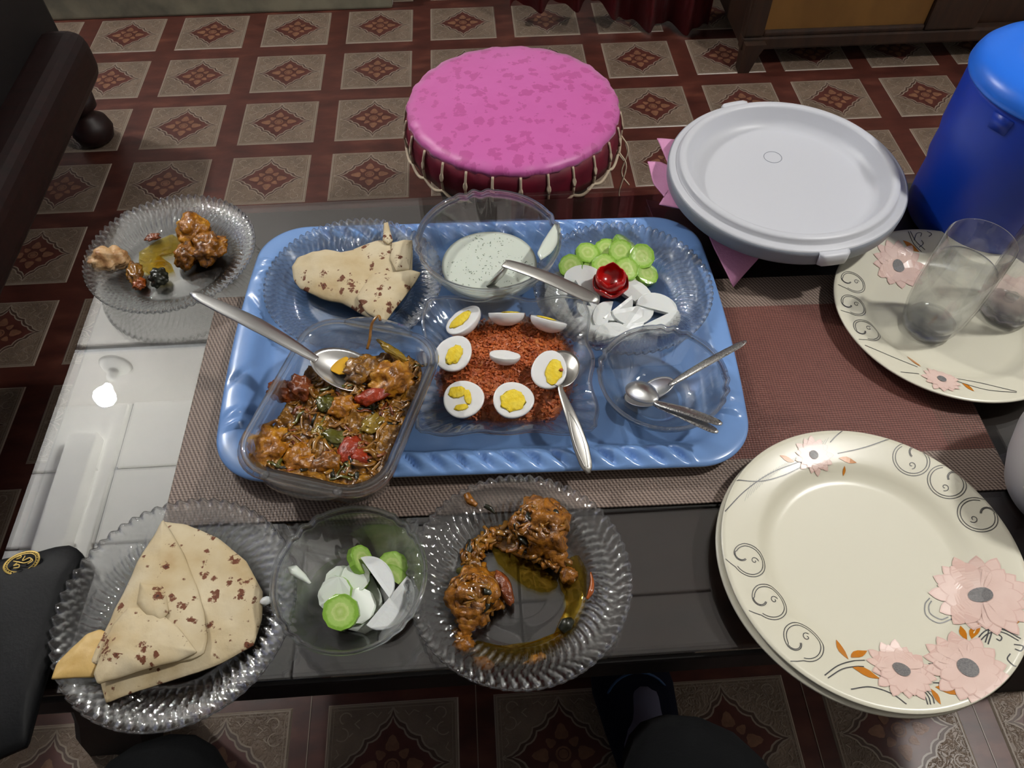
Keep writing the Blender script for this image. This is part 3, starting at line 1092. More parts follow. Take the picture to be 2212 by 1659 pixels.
def glass_bowl(label, u, v, zrim, rad, z0, foot=.42, ph=0.0, group='clear glass bowls with notched rims'):
    c = at(u, v, zrim)
    h = zrim - z0
    T = .0026
    prof = [(0, .004)]
    for k in range(0, 13):
        q = foot + (1 - foot) * (k / 12) ** .9
        prof.append(((q - .02) * rad, .004 + (h - .008) * (k / 12) ** 1.35))
    prof += [(.955 * rad, h - .0045), (.965 * rad, h - .001), (.985 * rad, h), (1.0 * rad, h - .001), (1.005 * rad, h - .004), (.99 * rad, h - .0055), (.975 * rad, h - .0062)]
    for k in range(12, -1, -1):
        q = foot + (1 - foot) * (k / 12) ** .9
        prof.append(((q - .02) * rad + T * .8 - (0.02 * rad if k == 12 else 0), max(.0, .004 + (h - .008) * (k / 12) ** 1.35 - T)))
    prof += [(foot * rad * .9, 0), (0, .0006)]

    def fn(a, r, z):
        s = 0
        for k in range(4):
            d = (a - ph - k * PI / 2 + PI) % (2 * PI) - PI
            if abs(d) < .34: s += math.cos(d * 27) * (math.cos(d / .34 * PI / 2) ** .6)
        q = max(0, (r / rad - .72) / .28)
        return r * (1 + .016 * s * q ** 1.2), z + .0012 * s * q
    o = lathe('glass_bowl', prof, 320, M['glass'], None, fn)
    o.location = (c.x, c.y, z0)
    for q, zz, tr in ((.995, h - .0015, .0016), (.945, h - .0058, .0009)):
        rim = []
        for i in range(241):
            a = 2 * PI * i / 240
            r, z = fn(a, q * rad, zz)
            rim.append(Vector((r * math.cos(a), r * math.sin(a), z)))
        tube('rim', rim, tr, M['glass_solid'], o, 7)
    tag(o, label, 'bowl', group)
    return o


GP = {}
GP['farleft'] = glass_plate('fluted glass plate at the far left table corner with chicken scraps', 368, 541, .466, .0965, TZ, ph=.02)
GP['roti'] = glass_plate('fluted glass plate on the blue tray under the folded roti', 764, 603, .472, .0985, TYZ + .0016, ph=.03)
GP['veg'] = glass_plate('fluted glass plate on the tray holding cucumber and radish slices', 1345, 614, .472, .0985, TYZ + .0016, ph=.01)
GP['nearleft'] = glass_plate('fluted glass plate at the near left holding the big roti', 380, 1308, .462, .1000, TZ, nf=60, ph=.02)
GP['nearmid'] = glass_plate('fluted glass plate at the near table edge holding two drumsticks', 1121, 1240, .462, .0965, TZ, nf=64, twist=3.4)
b_raita = glass_bowl('large clear glass bowl of raita on the tray', 1055, 511, .512, .0800, TYZ, .5, ph=1.75)
b_small = glass_bowl('small clear glass bowl on the tray holding three teaspoons', 1433, 808, .492, .0640, TYZ, .45, ph=1.2)
b_near = glass_bowl('small clear glass bowl of dressed cucumber at the near table edge', 753, 1243, .486, .0650, TZ, .45, ph=.75)

# square scalloped dish
SQC = Vector((0.0225, 0.4815, TYZ + .0004))
SQR = R(-3.2)
HS = 0.0885


def square_r(a, half):
    p = 24.0
    c, s = abs(math.cos(a)), abs(math.sin(a))
    r = half / (c ** p + s ** p) ** (1 / p)
    t = (math.tan(a) if c > s else 1 / math.tan(a)) if min(c, s) > 1e-6 else 0
    t = max(-1, min(1, t))
    return r * (1 - .030 + .026 * math.cos(2 * PI * t * 1.5) + .03 * max(0, abs(t) - .86) / .14 * (1 if abs(t) < .985 else .4))


def square_dish():
    seg = 360
    rows = [(0.0, .0045, 0), (.40, .0045, 0), (.56, .0048, .1), (.62, .008, .35), (.72, .018, .7), (.84, .028, 1), (.93, .034, 1), (.985, .0385, 1), (1.0, .0395, 1), (1.012, .0385, 1), (1.0, .036, 1),
            (.94, .031, 1), (.85, .025, 1), (.73, .0145, .7), (.63, .004, .35), (.57, 0, .1), (.40, 0, 0), (0, 0, 0)]
    V, Fc, rings = [], [], []
    for q, z, sqn in rows:
        if q == 0:
            V.append((0, 0, z)); rings.append([len(V) - 1]); continue
        b = len(V)
        for i in range(seg):
            a = 2 * PI * i / seg
            rs = square_r(a, HS)
            rc = HS * (1 / (abs(math.cos(a)) ** 4 + abs(math.sin(a)) ** 4) ** .25)
            r = q * (rc * (1 - sqn) + rs * sqn)
            cm = max(0, abs(math.sin(2 * a)) - .55) / .45
            dz = .0018 * math.cos(a * 56) * cm * (1 if .6 < q < .97 else 0)
            zz = z - (.0015 * (1 - math.cos(8 * a)) if q > .95 else 0)
            V.append((r * math.cos(a), r * math.sin(a), zz + dz))
        rings.append(list(range(b, b + seg)))
    for A, B in zip(rings, rings[1:]):
        for i in range(seg):
            j = (i + 1) % seg
            if len(A) == 1: Fc.append((A[0], B[i], B[j]))
            elif len(B) == 1: Fc.append((A[i], B[0], A[j]))
            else: Fc.append((A[i], B[i], B[j], A[j]))
    o = mesh_obj('square_glass_dish', V, Fc, M['glass'])
    fix_normals(o)
    o.location = SQC
    o.rotation_euler = (0, 0, SQR)
    rim = []
    for i in range(241):
        a = 2 * PI * i / 240
        r = square_r(a, HS) * 1.008
        rim.append(Vector((r * math.cos(a), r * math.sin(a), .0372 - .0015 * (1 - math.cos(8 * a)))))
    tube('rim', rim, .0019, M['glass_solid'], o, 8)
    tag(o, 'square clear glass dish with a scalloped rim in the middle of the tray', 'dish')
    return o


sqd = square_dish()

# baking dish: rounded rectangle with end handles; tilted, its near end on the tray rim
BA = Vector((-0.2235, 0.3580)); BB = Vector((-0.1000, 0.3190)); 
CS_W, CS_L, CS_H = 0.128, 0.176, 0.052
CS_ANG = math.atan2(BB.y - BA.y, BB.x - BA.x)
ex = Vector((math.cos(CS_ANG), math.sin(CS_ANG))); ey = Vector((-ex.y, ex.x))
cmid = (BA + BB) / 2 + ey * (CS_L / 2)


def rrect(w_, l_, r, n=9):
    out = []
    for k, (sx, sy) in enumerate(((1, 1), (-1, 1), (-1, -1), (1, -1))):
        for i in range(n):
            a = k * PI / 2 + i / (n - 1) * PI / 2
            out.append((sx * (w_ / 2 - r) + r * math.cos(a), sy * (l_ / 2 - r) + r * math.sin(a)))
    return out


CS_M = Matrix.Translation(Vector((cmid.x, cmid.y, TRZ - 0.004))) @ Matrix.Rotation(CS_ANG, 4, 'Z') @ Matrix.Rotation(R(-3.0), 4, 'X')


def casserole():
    t = empty('baking_dish')
    t.matrix_world = CS_M
    tag(t, 'clear glass baking dish of chicken curry at the near left of the tray', 'dish')
    h = CS_H
    lev = [(-.026, -.026, .004, .030), (-.012, -.012, .0042, .034), (-.007, -.007, .008, .036), (-.003, -.003, h * .6, .034), (-.0010, -.0010, h - .004, .033), (0, 0, h, .033), (.004, .004, h + .0008, .035), (.0085, .010, h, .037), (.0095, .0112, h - .003, .037),
           (.0075, .008, h - .005, .036), (.003, .003, h - .006, .034), (.001, .001, h * .55, .034), (-.003, -.003, .008, .036), (-.008, -.008, .001, .034), (-.014, -.014, 0, .032), (-.026, -.026, 0, .03)]
    sec = []
    for dw, dl, z, r in lev:
        sec.append([Vector((x, y, z)) for x, y in rrect(CS_W + 2 * dw, CS_L + 2 * dl, r)])
    loft('glass_body', sec, M['pyrex'], t)
    rp = [Vector((x, y, h + .0002)) for x, y in rrect(CS_W + .010, CS_L + .012, .036)]
    tube('rim', rp + [rp[0]], .0026, M['glass_solid'], t, 8, .8)
    for s in (-1, 1):
        sc2 = []
        for x in [-.036 + .072 * i / 12 for i in range(13)]:
            k = (1 - (x / .038) ** 2) ** .5
            y0, y1 = s * (CS_L / 2 + .006), s * (CS_L / 2 + .006 + .014 * k)
            sc2.append([Vector((x, y0, h - .005)), Vector((x, y0, h)), Vector((x, (y0 + y1) / 2, h + .0005)), Vector((x, y1, h - .0005)), Vector((x, y1, h - .004)), Vector((x, (y0 + y1) / 2, h - .006))])
        loft('handle', sc2, M['pyrex'], t)
    for s in (-1, 1):
        kx = lathe('grip_bump', [(0, .0014), (.0035, .001), (.0046, 0), (.0035, -.0006), (0, -.001)], 16, M['glass'], t)
        kx.location = (s * .034, -(CS_L / 2 + .008), h + .001)
    return t


cas = casserole()


def cw(u, v, dz=0.0):
    """point on the curry surface under pixel, in world"""
    p = at(u, v, TRZ + 0.036)
    return Vector((p.x, p.y, TRZ + 0.030 + dz))


# curry mass
def curry():
    inv = CS_M.inverted()
    V, Fc = [], []
    nx, ny = 60, 84
    W2, L2 = CS_W / 2 - .0055, CS_L / 2 - .0055

    def top(x, y):
        base = .034 + .006 * (-y / L2) * .4 - (.016 * max(0, min(1, (y / L2 - .35) / .5)) * max(0, min(1, (.35 - x / W2))))
        return base + .0065 * fbm(Vector((x, y, 0)), 55, 4) + .004 * fbm(Vector((x, y, 4)), 150, 3)
    ids = {}
    r = .032
    for i in range(nx + 1):
        for j in range(ny + 1):
            x, y = -W2 + 2 * W2 * i / nx, -L2 + 2 * L2 * j / ny
            ax, ay = abs(x) - (W2 - r), abs(y) - (L2 - r)
            if ax > 0 and ay > 0:
                d = math.hypot(ax, ay)
                f = max(ax, ay) / d
                x = math.copysign(W2 - r + ax * f, x); y = math.copysign(L2 - r + ay * f, y)
            V.append(Vector((x, y, top(x, y)))); ids[(i, j)] = len(V) - 1
    for i in range(nx):
        for j in range(ny):
            Fc.append((ids[(i, j)], ids[(i + 1, j)], ids[(i + 1, j + 1)], ids[(i, j + 1)]))
    per = [(i, 0) for i in range(nx)] + [(nx, j) for j in range(ny)] + [(i, ny) for i in range(nx, 0, -1)] + [(0, j) for j in range(ny, 0, -1)]
    b = len(V)
    for p in per:
        q = V[ids[p]]
        V.append(Vector((q.x * .90, q.y * .92, .0085)))
    for k in range(len(per)):
        k2 = (k + 1) % len(per)
        Fc.append((ids[per[k2]], ids[per[k]], b + k, b + k2))
    Fc.append(tuple(b + k for k in range(len(per))))
    fm = [0] * len(Fc)
    # onion strands, herbs and bits lying in the gravy
    rr = random.Random(3)
    for s in range(240):
        x, y = rr.uniform(-W2 * .9, W2 * .9), rr.uniform(-L2 * .93, L2 * .93)
        if y > L2 * .45 and x < W2 * .25: continue
        a, l = rr.uniform(0, PI), rr.uniform(.004, .013)
        kind = rr.random()
        c = rr.uniform(-.9, .9)
        pts = []
        for q in range(5):
            tq = (q / 4 - .5)
            px = x + math.cos(a) * l * 2 * tq - math.sin(a) * l * c * (tq * tq * 2)
            py = y + math.sin(a) * l * 2 * tq + math.cos(a) * l * c * (tq * tq * 2)
            px = max(-W2 * .95, min(W2 * .95, px)); py = max(-L2 * .95, min(L2 * .95, py))
            pts.append(Vector((px, py, top(px, py) + .0012)))
        n0 = len(Fc)
        tube_data(pts, rr.uniform(.0009, .0022), 6, V, Fc, flat=.32)
        mi = 1 if kind < .62 else (2 if kind < .72 else (3 if kind < .90 else 4))
        fm += [mi] * (len(Fc) - n0)
    o = mesh_obj('chicken_curry', V, Fc, [M['curry'], M['onion'], M['herb'], M['tomato_cook'], M['pepper']], None, True, fm)
    o.matrix_world = CS_M
    tag(o, 'brown oily onion and tomato curry filling the baking dish', 'curry', kind='stuff')
    return o


curry()
CH = 'chicken pieces in the curry'
for i, (u, v, sx, sy, sz, mk, lab) in enumerate([
        (604, 838, .010, .015, .010, 'tomato_cook', 'reddish chicken piece by the left wall of the baking dish'),
        (646, 834, .014, .015, .012, 'tomato_cook', 'reddish wrinkled chicken piece just left of the serving spoon'),
        (842, 812, .019, .022, .016, 'chicken', 'orange chicken piece right of the serving spoon in the baking dish'),
        (738, 874, .014, .011, .010, 'chicken', 'small orange chicken piece in the middle of the curry'),
        (580, 960, .022, .019, .014, 'chicken', 'large yellow-orange chicken piece in the near left corner of the dish'),
        (648, 984, .018, .015, .011, 'chicken', 'flaky orange chicken piece along the near wall of the dish'),
        (706, 998, .016, .012, .010, 'chicken_dark', 'browned chicken piece along the near wall, beside the onion ring')]):
    p = cw(u, v)
    o = blob('chicken_piece', p, (sx, sy, sz), M[mk], 20 + i, .38, 1.7, 4, rnd.uniform(0, 3))
    tag(o, lab, 'chicken', CH)
for i, (u, v, s, lab) in enumerate([(806, 852, (.017, .008, .005), 'red cooked tomato strip right of the serving spoon bowl'),
                                    (755, 968, (.016, .010, .006), 'bright red tomato wedge near the front of the curry'),
                                    (775, 985, (.010, .008, .005), 'smaller red tomato bit beside the bright wedge')]):
    o = blob('tomato_piece', cw(u, v, .004), s, M['tomato_red'], 40 + i, .3, 2, 3, .3 + i)
    tag(o, lab, 'tomato', 'cooked tomato pieces')
for i, (u, v, s, mk, lab) in enumerate([(720, 945, (.015, .008, .004), 'pepper', 'olive green pepper strip near the front of the curry'),
                                        (704, 870, (.008, .011, .004), 'pepper', 'green pepper piece in the middle of the curry'),
                                        (800, 913, (.011, .009, .003), 'pepper_y', 'yellow-green pepper piece near the right wall of the dish'),
                                        (690, 930, (.010, .006, .003), 'pepper_y', 'yellow pepper piece left of the olive strip'),
                                        (846, 755, (.016, .005, .004), 'pepper_y', 'yellow-green pepper strip at the far right of the curry')]):
    o = blob('pepper_piece', cw(u, v, .004), s, M[mk], 60 + i, .5, 1.5, 4, -.4 + i * .7)
    tag(o, lab, 'pepper', 'cooked pepper pieces')
for i, (u, v, r, dz, a0, a1, lab) in enumerate([(694, 842, .010, .006, 2.6, 6.4, 'curved onion slice below the serving spoon'),
                                                 (783, 990, .011, .005, 0, 6.1, 'onion ring in the near right corner of the curry'),
                                                 (588, 925, .009, .008, .2, 4.6, 'curled onion slice on the near left chicken piece'),
                                                 (812, 720, .010, .020, -.6, 4.4, 'onion strand stuck on the far wall of the baking dish')]):
    c = cw(u, v, dz)
    pts = [c + Vector((math.cos(a0 + (a1 - a0) * k / 16) * r, math.sin(a0 + (a1 - a0) * k / 16) * r * .7, .003 * math.sin(k * .7))) for k in range(17)]
    if i == 3:
        pts = smooth_path([cw(792, 752, .004), cw(800, 738, .010), cw(804, 722, .015), cw(810, 712, .019), cw(822, 703, .021), cw(826, 712, .020)], 5)
    o = tube('onion_slice', pts, .0022 if i < 3 else .0015, M['onion'], None, 7, .55)
    tag(o, lab, 'onion', 'cooked onion slices')

# ------------------------------------------------------------------ spoons
def spoon(name, label, bowl_c, neck, end, bl, bw, depth, hw, ht, mats, mid_lift=0.0, flip=False, group='spoons', up=Vector((0, 0, 1)), pattern=False, taper=None, bowl_up=None):
    """bowl centre, neck point, handle end (world); bl, bw = bowl length, width; hw = handle half-widths from neck to end"""
    bowl_c, neck, end = Vector(bowl_c), Vector(neck), Vector(end)
    t = empty(name, bowl_c)
    tag(t, label, 'spoon', group)
    X = (bowl_c - neck).normalized()
    upv = Vector(bowl_up) if bowl_up else up
    Yv = upv.cross(X).normalized()
    Z = X.cross(Yv).normalized()
    if flip: Z = -Z
    V, Fc, rings = [], [], []
    n, m_ = 36, 8
    for shell in (0, 1):
        for k in range(m_ + 1):
            q = k / m_
            if k == 0:
                V.append(Z * (-depth + shell * -.0008)); rings.append([len(V) - 1]); continue
            b = len(V)
            for i in range(n):
                a = 2 * PI * i / n
                px = math.cos(a) * bl / 2 * q
                py = math.sin(a) * bw / 2 * q * (1 + .12 * math.cos(a))
                dz = -depth * (1 - q ** 2.2) - shell * .0009
                V.append(X * px + Yv * py + Z * dz)
            rings.append(list(range(b, b + n)))
    A1, A2 = rings[:m_ + 1], rings[m_ + 1:]
    for G, fl_ in ((A1, 0), (A2, 1)):
        for A, B in zip(G, G[1:]):
            for i in range(n):
                j = (i + 1) % n
                f = (A[0], B[i], B[j]) if len(A) == 1 else (A[i], B[i], B[j], A[j])
                Fc.append(tuple(reversed(f)) if fl_ else f)
    for i in range(n):
        j = (i + 1) % n
        Fc.append((A1[-1][i], A2[-1][i], A2[-1][j], A1[-1][j]))
    ob = mesh_obj('bowl', V, Fc, mats[0], t)
    fix_normals(ob)
    st = bowl_c - X * (bl * .47) - Z * .0004 - bowl_c
    nk = neck - bowl_c
    en = end - bowl_c
    md = nk.lerp(en, .45) + Vector((0, 0, mid_lift))
    path = smooth_path([st, nk, md, en], 10)
    V, Fc = [], []
    NP = len(path)
    for k, p in enumerate(path):
        q = k / (NP - 1)
        tg = (path[min(k + 1, NP - 1)] - path[max(k - 1, 0)]).normalized()
        s = tg.cross(Z if not flip else -Z).normalized()
        qv = s.cross(tg).normalized()
        x = q * (len(hw) - 1); i0 = min(int(x), len(hw) - 2); hwk = hw[i0] + (hw[i0 + 1] - hw[i0]) * (x - i0)
        hwk *= .35 if k == NP - 1 else (.85 if k == NP - 2 else 1)
        for a in range(10):
            th = 2 * PI * a / 10
            c_, s_ = math.cos(th), math.sin(th)
            V.append(p + s * (math.copysign(abs(c_) ** .8, c_) * hwk) + qv * (s_ * ht))
    for k in range(NP - 1):
        for i in range(10):
            j = (i + 1) % 10
            Fc.append((k * 10 + i, k * 10 + j, (k + 1) * 10 + j, (k + 1) * 10 + i))
    Fc.append(tuple(range(9, -1, -1))); Fc.append(tuple(range((NP - 1) * 10, NP * 10)))
    oh = mesh_obj('handle', V, Fc, mats[1], t)
    fix_normals(oh)
    return t, path, Z


def engraved():
    mt, nt, b = newmat('engraved_steel')
    b.inputs['Base Color'].default_value = srgb(200, 198, 194)
    b.inputs['Metallic'].default_value = 1.0
    b.inputs['Roughness'].default_value = 0.25
    n = tex(nt, 'Noise', 260, 2, Distortion=3.0)
    h = ramp(nt, n.outputs['Fac'], [(0.46, (0, 0, 0, 1)), (0.5, (1, 1, 1, 1)), (0.54, (0, 0, 0, 1))])
    nt.links.new(mixc(nt, h, srgb(204, 202, 198), srgb(46, 42, 38)), b.inputs['Base Color'])
    bump(nt, b, h, 0.6, 0.001)
    return mt


M['engraved'] = engraved()
ser, pth, Zs = spoon('serving_spoon', 'large steel serving spoon lying in the chicken curry', at(742, 795, .500), at(676, 772, .512), at(412, 633, .548), .066, .047, .010,
                 [.004, .0035, .0045, .007, .0085, .0075, .005], .0016, [M['steel'], M['steel']], .006, group='serving spoons')
oil = patch('oil_pool', [(p.x, p.y) for p in (at(708, 782, .497), at(718, 772, .497), at(735, 766, .497), at(750, 770, .497), at(762, 785, .497), at(750, 806, .497), at(732, 808, .497), at(715, 800, .497))],
            lambda x, y, t: .4962, lambda t: .001, M['oil'])
tag(oil, 'bright yellow oil pooled in the serving spoon', 'oil', kind='stuff')
o = blob('gravy_spoonful', at(788, 797, .498), (.019, .016, .0065), M['curry'], 5, .4, 2, 4)
tag(o, 'spoonful of brown gravy in the serving spoon', 'gravy', kind='stuff')
hs, hpath, hz_ = spoon('serving_spoon', 'steel spoon with a leaf-cut handle in the square glass dish', at(1215, 795, .490), at(1212, 845, .493), at(1272, 1022, TRZ + .008), .050, .034, .007,
      [.0025, .0022, .003, .0045, .0062, .0078, .0055], .0013, [M['steel_b'], M['steel_b']], .006, group='serving spoons')
np_ = len(hpath)
for sgn in (-1, 1):                                   # raised leaf outline on that handle
    pts = []
    for k in range(int(np_ * .55), np_ - 1):
        q = (k - np_ * .55) / (np_ * .45)
        tg = (hpath[min(k + 1, np_ - 1)] - hpath[k - 1]).normalized()
        sd = tg.cross(hz_).normalized()
        pts.append(hpath[k] + sd * (sgn * .0044 * math.sin(min(1, q * 1.05) * PI) + .0008) + hz_ * .0013)
    tube('leaf_relief', smooth_path(pts, 3), .0005, M['steel_b'], hs, 6)
spoon('serving_spoon', 'steel spoon with a flat plain handle standing in the raita bowl', at(1075, 590, .487), at(1096, 570, .508), at(1291, 650, .518), .045, .032, .006,
      [.0035, .0052, .0064, .0072, .0078, .0080, .0072], .0009, [M['steel_b'], M['steel_b']], .004, group='serving spoons')
TSG = 'teaspoons with engraved handles'
spoon('teaspoon', 'teaspoon with its engraved handle pointing up right over the bowl rim', at(1418, 838, .466), at(1452, 828, .478), at(1612, 737, .508), .042, .028, .005,
      [.0022, .0024, .0038, .0052, .0058, .0056, .0044], .0011, [M['steel'], M['engraved']], .002, group=TSG)
spoon('teaspoon', 'upside-down teaspoon, the upper of two pointing to the lower right', at(1388, 848, .478), at(1424, 872, .486), at(1560, 916, .497), .041, .027, .006,
      [.0022, .0024, .0038, .005, .0056, .0054, .0042], .0011, [M['steel'], M['engraved']], .002, flip=True, group=TSG)
spoon('teaspoon', 'lower teaspoon tucked under the upside-down one, pointing lower right', at(1385, 858, .468), at(1424, 877, .480), at(1551, 934, .494), .041, .027, .005,
      [.0022, .0024, .0038, .005, .0056, .0054, .0042], .0011, [M['steel'], M['engraved']], .002, group=TSG)

# ------------------------------------------------------------------ carrot mound and eggs
CO = [at(u, v, .462) for u, v in [(990, 715), (1025, 692), (1075, 678), (1140, 676), (1200, 705), (1232, 742), (1243, 775), (1230, 830), (1212, 868), (1195, 892), (1140, 897), (1085, 908), (1050, 896), (1000, 890), (965, 850), (946, 815), (960, 770), (965, 738)]]
cc_ = sum(CO, Vector()) / len(CO)


def ctop(x, y, t):
    return SQC.z + .0055 + .021 * (1 - t ** 3.2) ** .85 + .003 * fbm(Vector((x, y, 0)), 90, 3)


car = patch('grated_carrot', [(cc_.x + (p.x - cc_.x) * 1.05, cc_.y + (p.y - cc_.y) * 1.03) for p in CO], ctop, lambda t: .012 * (1 - t) + .001, M['carrot'], rings=26, seg=120)
bmv = [v.co.copy() for v in car.data.vertices][:len(car.data.vertices) // 2]
rr = random.Random(11)
V = [v.co.copy() for v in car.data.vertices]
Fc = [tuple(p.vertices) for p in car.data.polygons]
fm = [0] * len(Fc)
for k in range(2600):
    p = rr.choice(bmv) + Vector((rr.uniform(-.004, .004), rr.uniform(-.004, .004), .0004))
    a, el, l, wd = rr.uniform(0, 2 * PI), rr.uniform(-.2, .9), rr.uniform(.0016, .0042), rr.uniform(.0007, .0015)
    d = Vector((math.cos(a) * math.cos(el), math.sin(a) * math.cos(el), math.sin(el)))
    s = d.cross(Vector((0, 0, 1))).normalized() * wd
    q = s.cross(d).normalized() * wd * .7
    b = len(V)
    for e in (-1, 1):
        for (i1, i2) in ((-1, -1), (1, -1), (1, 1), (-1, 1)):
            V.append(p + d * (l * .5 * e) + s * i1 * (.6 if e > 0 else 1) + q * i2)
    for f in ((0, 1, 5, 4), (1, 2, 6, 5), (2, 3, 7, 6), (3, 0, 4, 7), (4, 5, 6, 7), (3, 2, 1, 0)):
        Fc.append(tuple(b + i for i in f)); fm.append(1)
bpy.data.objects.remove(car)
car = mesh_obj('grated_carrot', V, Fc, [M['carrot'], M['carrot_bit']], None, False, fm)
tag(car, 'mound of orange-red grated carrot in the square glass dish', 'carrot', kind='stuff')


def egg(label, pos, nrm, xdir, a=.0205, b=.0192, c=.0165, yolk=(.003, 0, .0115, .0105), half=True, seed=0):
    n_ = Vector(nrm).normalized()
    X = Vector(xdir); X = (X - n_ * X.dot(n_)).normalized()
    Yv = n_.cross(X)
    t = bpy.data.objects.new('egg_half', None)
    seg = 40
    V, Fc, rings = [], [], []
    prof = [(0, 0.0), (.35, 0), (.62, .0001), (.9, .0002), (.985, 0), (1.0, -.0008)]
    for k in range(1, 9):
        th = k / 8 * PI / 2
        prof.append((math.cos(th), -math.sin(th) * c - .0008))
    for q, z in prof:
        if q < 1e-4:
            V.append(Vector((0, 0, z))); rings.append([len(V) - 1]); continue
        bb_ = len(V)
        for i in range(seg):
            th = 2 * PI * i / seg
            x, y = a * q * math.cos(th), b * q * math.sin(th) * (1 - .10 * math.cos(th))
            V.append(Vector((x, y, z + .0004 * fbm(Vector((x, y, seed)), 160, 2))))
        rings.append(list(range(bb_, bb_ + seg)))
    for A, B in zip(rings, rings[1:]):
        for i in range(seg):
            j = (i + 1) % seg
            if len(A) == 1: Fc.append((A[0], B[i], B[j]))
            elif len(B) == 1: Fc.append((A[i], B[0], A[j]))
            else: Fc.append((A[i], B[i], B[j], A[j]))
    o = mesh_obj('egg_half', V, Fc, M['egg'])
    fix_normals(o)
    mw = Matrix((X, Yv, n_)).transposed().to_4x4()
    mw.translation = Vector(pos)
    o.matrix_world = mw
    tag(o, label, 'egg', 'boiled egg pieces on the carrot')
    for (yx, yy, ya, yb) in (yolk if yolk and isinstance(yolk[0], tuple) else ([yolk] if yolk else [])):
        bl = blob('yolk', (yx, yy, .0006), (ya, yb, .0012), M['yolk'], seed + 3, .22, 2.4, 3, 0, o)
    return o


def eggpos(u, v, z): return at(u, v, z)


egg('boiled egg half with long yolk tilted in the far left corner of the dish', at(1000, 690, .482), (-.35, .10, .8), (.75, .55, .3), .0215, .0170, .0140, yolk=(-.002, .002, .0135, .0075), seed=1)
egg('boiled egg half seen edge-on at the far side of the dish', at(1094, 676, .486), (.05, .68, .62), (1, 0, 0), .0195, .0165, .0130, yolk=(.004, .0, .010, .009), seed=2)
egg('boiled egg half seen edge-on at the far right of the dish', at(1186, 690, .485), (.25, .60, .62), (.9, -.45, 0), .0200, .0165, .0130, yolk=(-.004, .002, .010, .009), seed=3)
egg('boiled egg half facing up at the left side of the carrot', at(980, 762, .483), (-.12, -.22, 1), (.6, .8, 0), .0208, .0188, .0140, yolk=(-.002, -.002, .0115, .0080), seed=4)
egg('boiled egg half on the spoon at the right side of the carrot', at(1186, 797, .494), (-.12, -.20, 1), (.25, 1, 0), .0212, .0178, .0130, yolk=(-.003, -.005, .0135, .0085), seed=5)
egg('boiled egg half with a broken yolk at the near left of the carrot', at(1002, 861, .478), (-.05, -.22, 1), (1, .1, 0), .0205, .0200, .0130, yolk=((-.006, .008, .0085, .0065), (.004, .001, .0035, .0085), (-.004, -.009, .0070, .0035)), seed=6)
egg('boiled egg half with a full round yolk at the near edge of the carrot', at(1110, 863, .480), (.02, -.20, 1), (1, 0, 0), .0205, .0194, .0130, yolk=(-.001, -.0015, .0124, .0116), seed=7)
egg('small egg white wedge without yolk in the middle of the carrot', at(1091, 766, .489), (.1, .35, .8), (1, -.12, 0), .0160, .0098, .0105, yolk=None, seed=8)
o = blob('carrot_crumb', at(1212, 799, .4965), (.0022, .0018, .0014), M['carrot_bit'], 3, .4, 2, 2)
tag(o, 'orange carrot crumb on the yolk beside the spoon', 'carrot')

# ------------------------------------------------------------------ raita
c = at(1055, 516, .512)
rt = lathe('raita', [(0, .0045), (.036, .0045), (.039, .007), (.0535, .0240), (.0545, .0255), (.05, .0258), (.03, .0256), (0, .0256)], 96, M['raita'], None,
           fn=lambda a, r, z: (r, z + (.0006 * math.sin(3 * a) if r > .02 else 0)))
rt.location = (c.x, c.y, TYZ + .0006)
tag(rt, 'pale green herb raita filling the large glass bowl', 'yogurt', kind='stuff')
V, Fc = [], []
rr = random.Random(5)
for k in range(190):
    a, r = rr.uniform(0, 2 * PI), .05 * math.sqrt(rr.random())
    big = rr.random() < .12
    p = Vector((r * math.cos(a), r * math.sin(a), .0260))
    l = rr.uniform(.0003, .0007) * (2.8 if big else 1)
    b = rr.uniform(0, PI)
    tube_data([p - Vector((math.cos(b), math.sin(b), 0)) * l, p + Vector((math.cos(b + .4), math.sin(b + .4), 0)) * l], .00035, 4, V, Fc, flat=.5)
hb = mesh_obj('herb_flecks', V, Fc, plain('herb_fleck', srgb(132, 148, 126), .5), rt)
hb['kind'] = 'stuff'


def splash(name, pts, z, mat, parent, h=.0012, lab=None):
    return patch(name, [(p.x, p.y) for p in pts], lambda x, y, t: z + h * (1 - t ** 3), lambda t: h * .9 * (1 - t) + .0003, mat, parent, rings=6, seg=40)


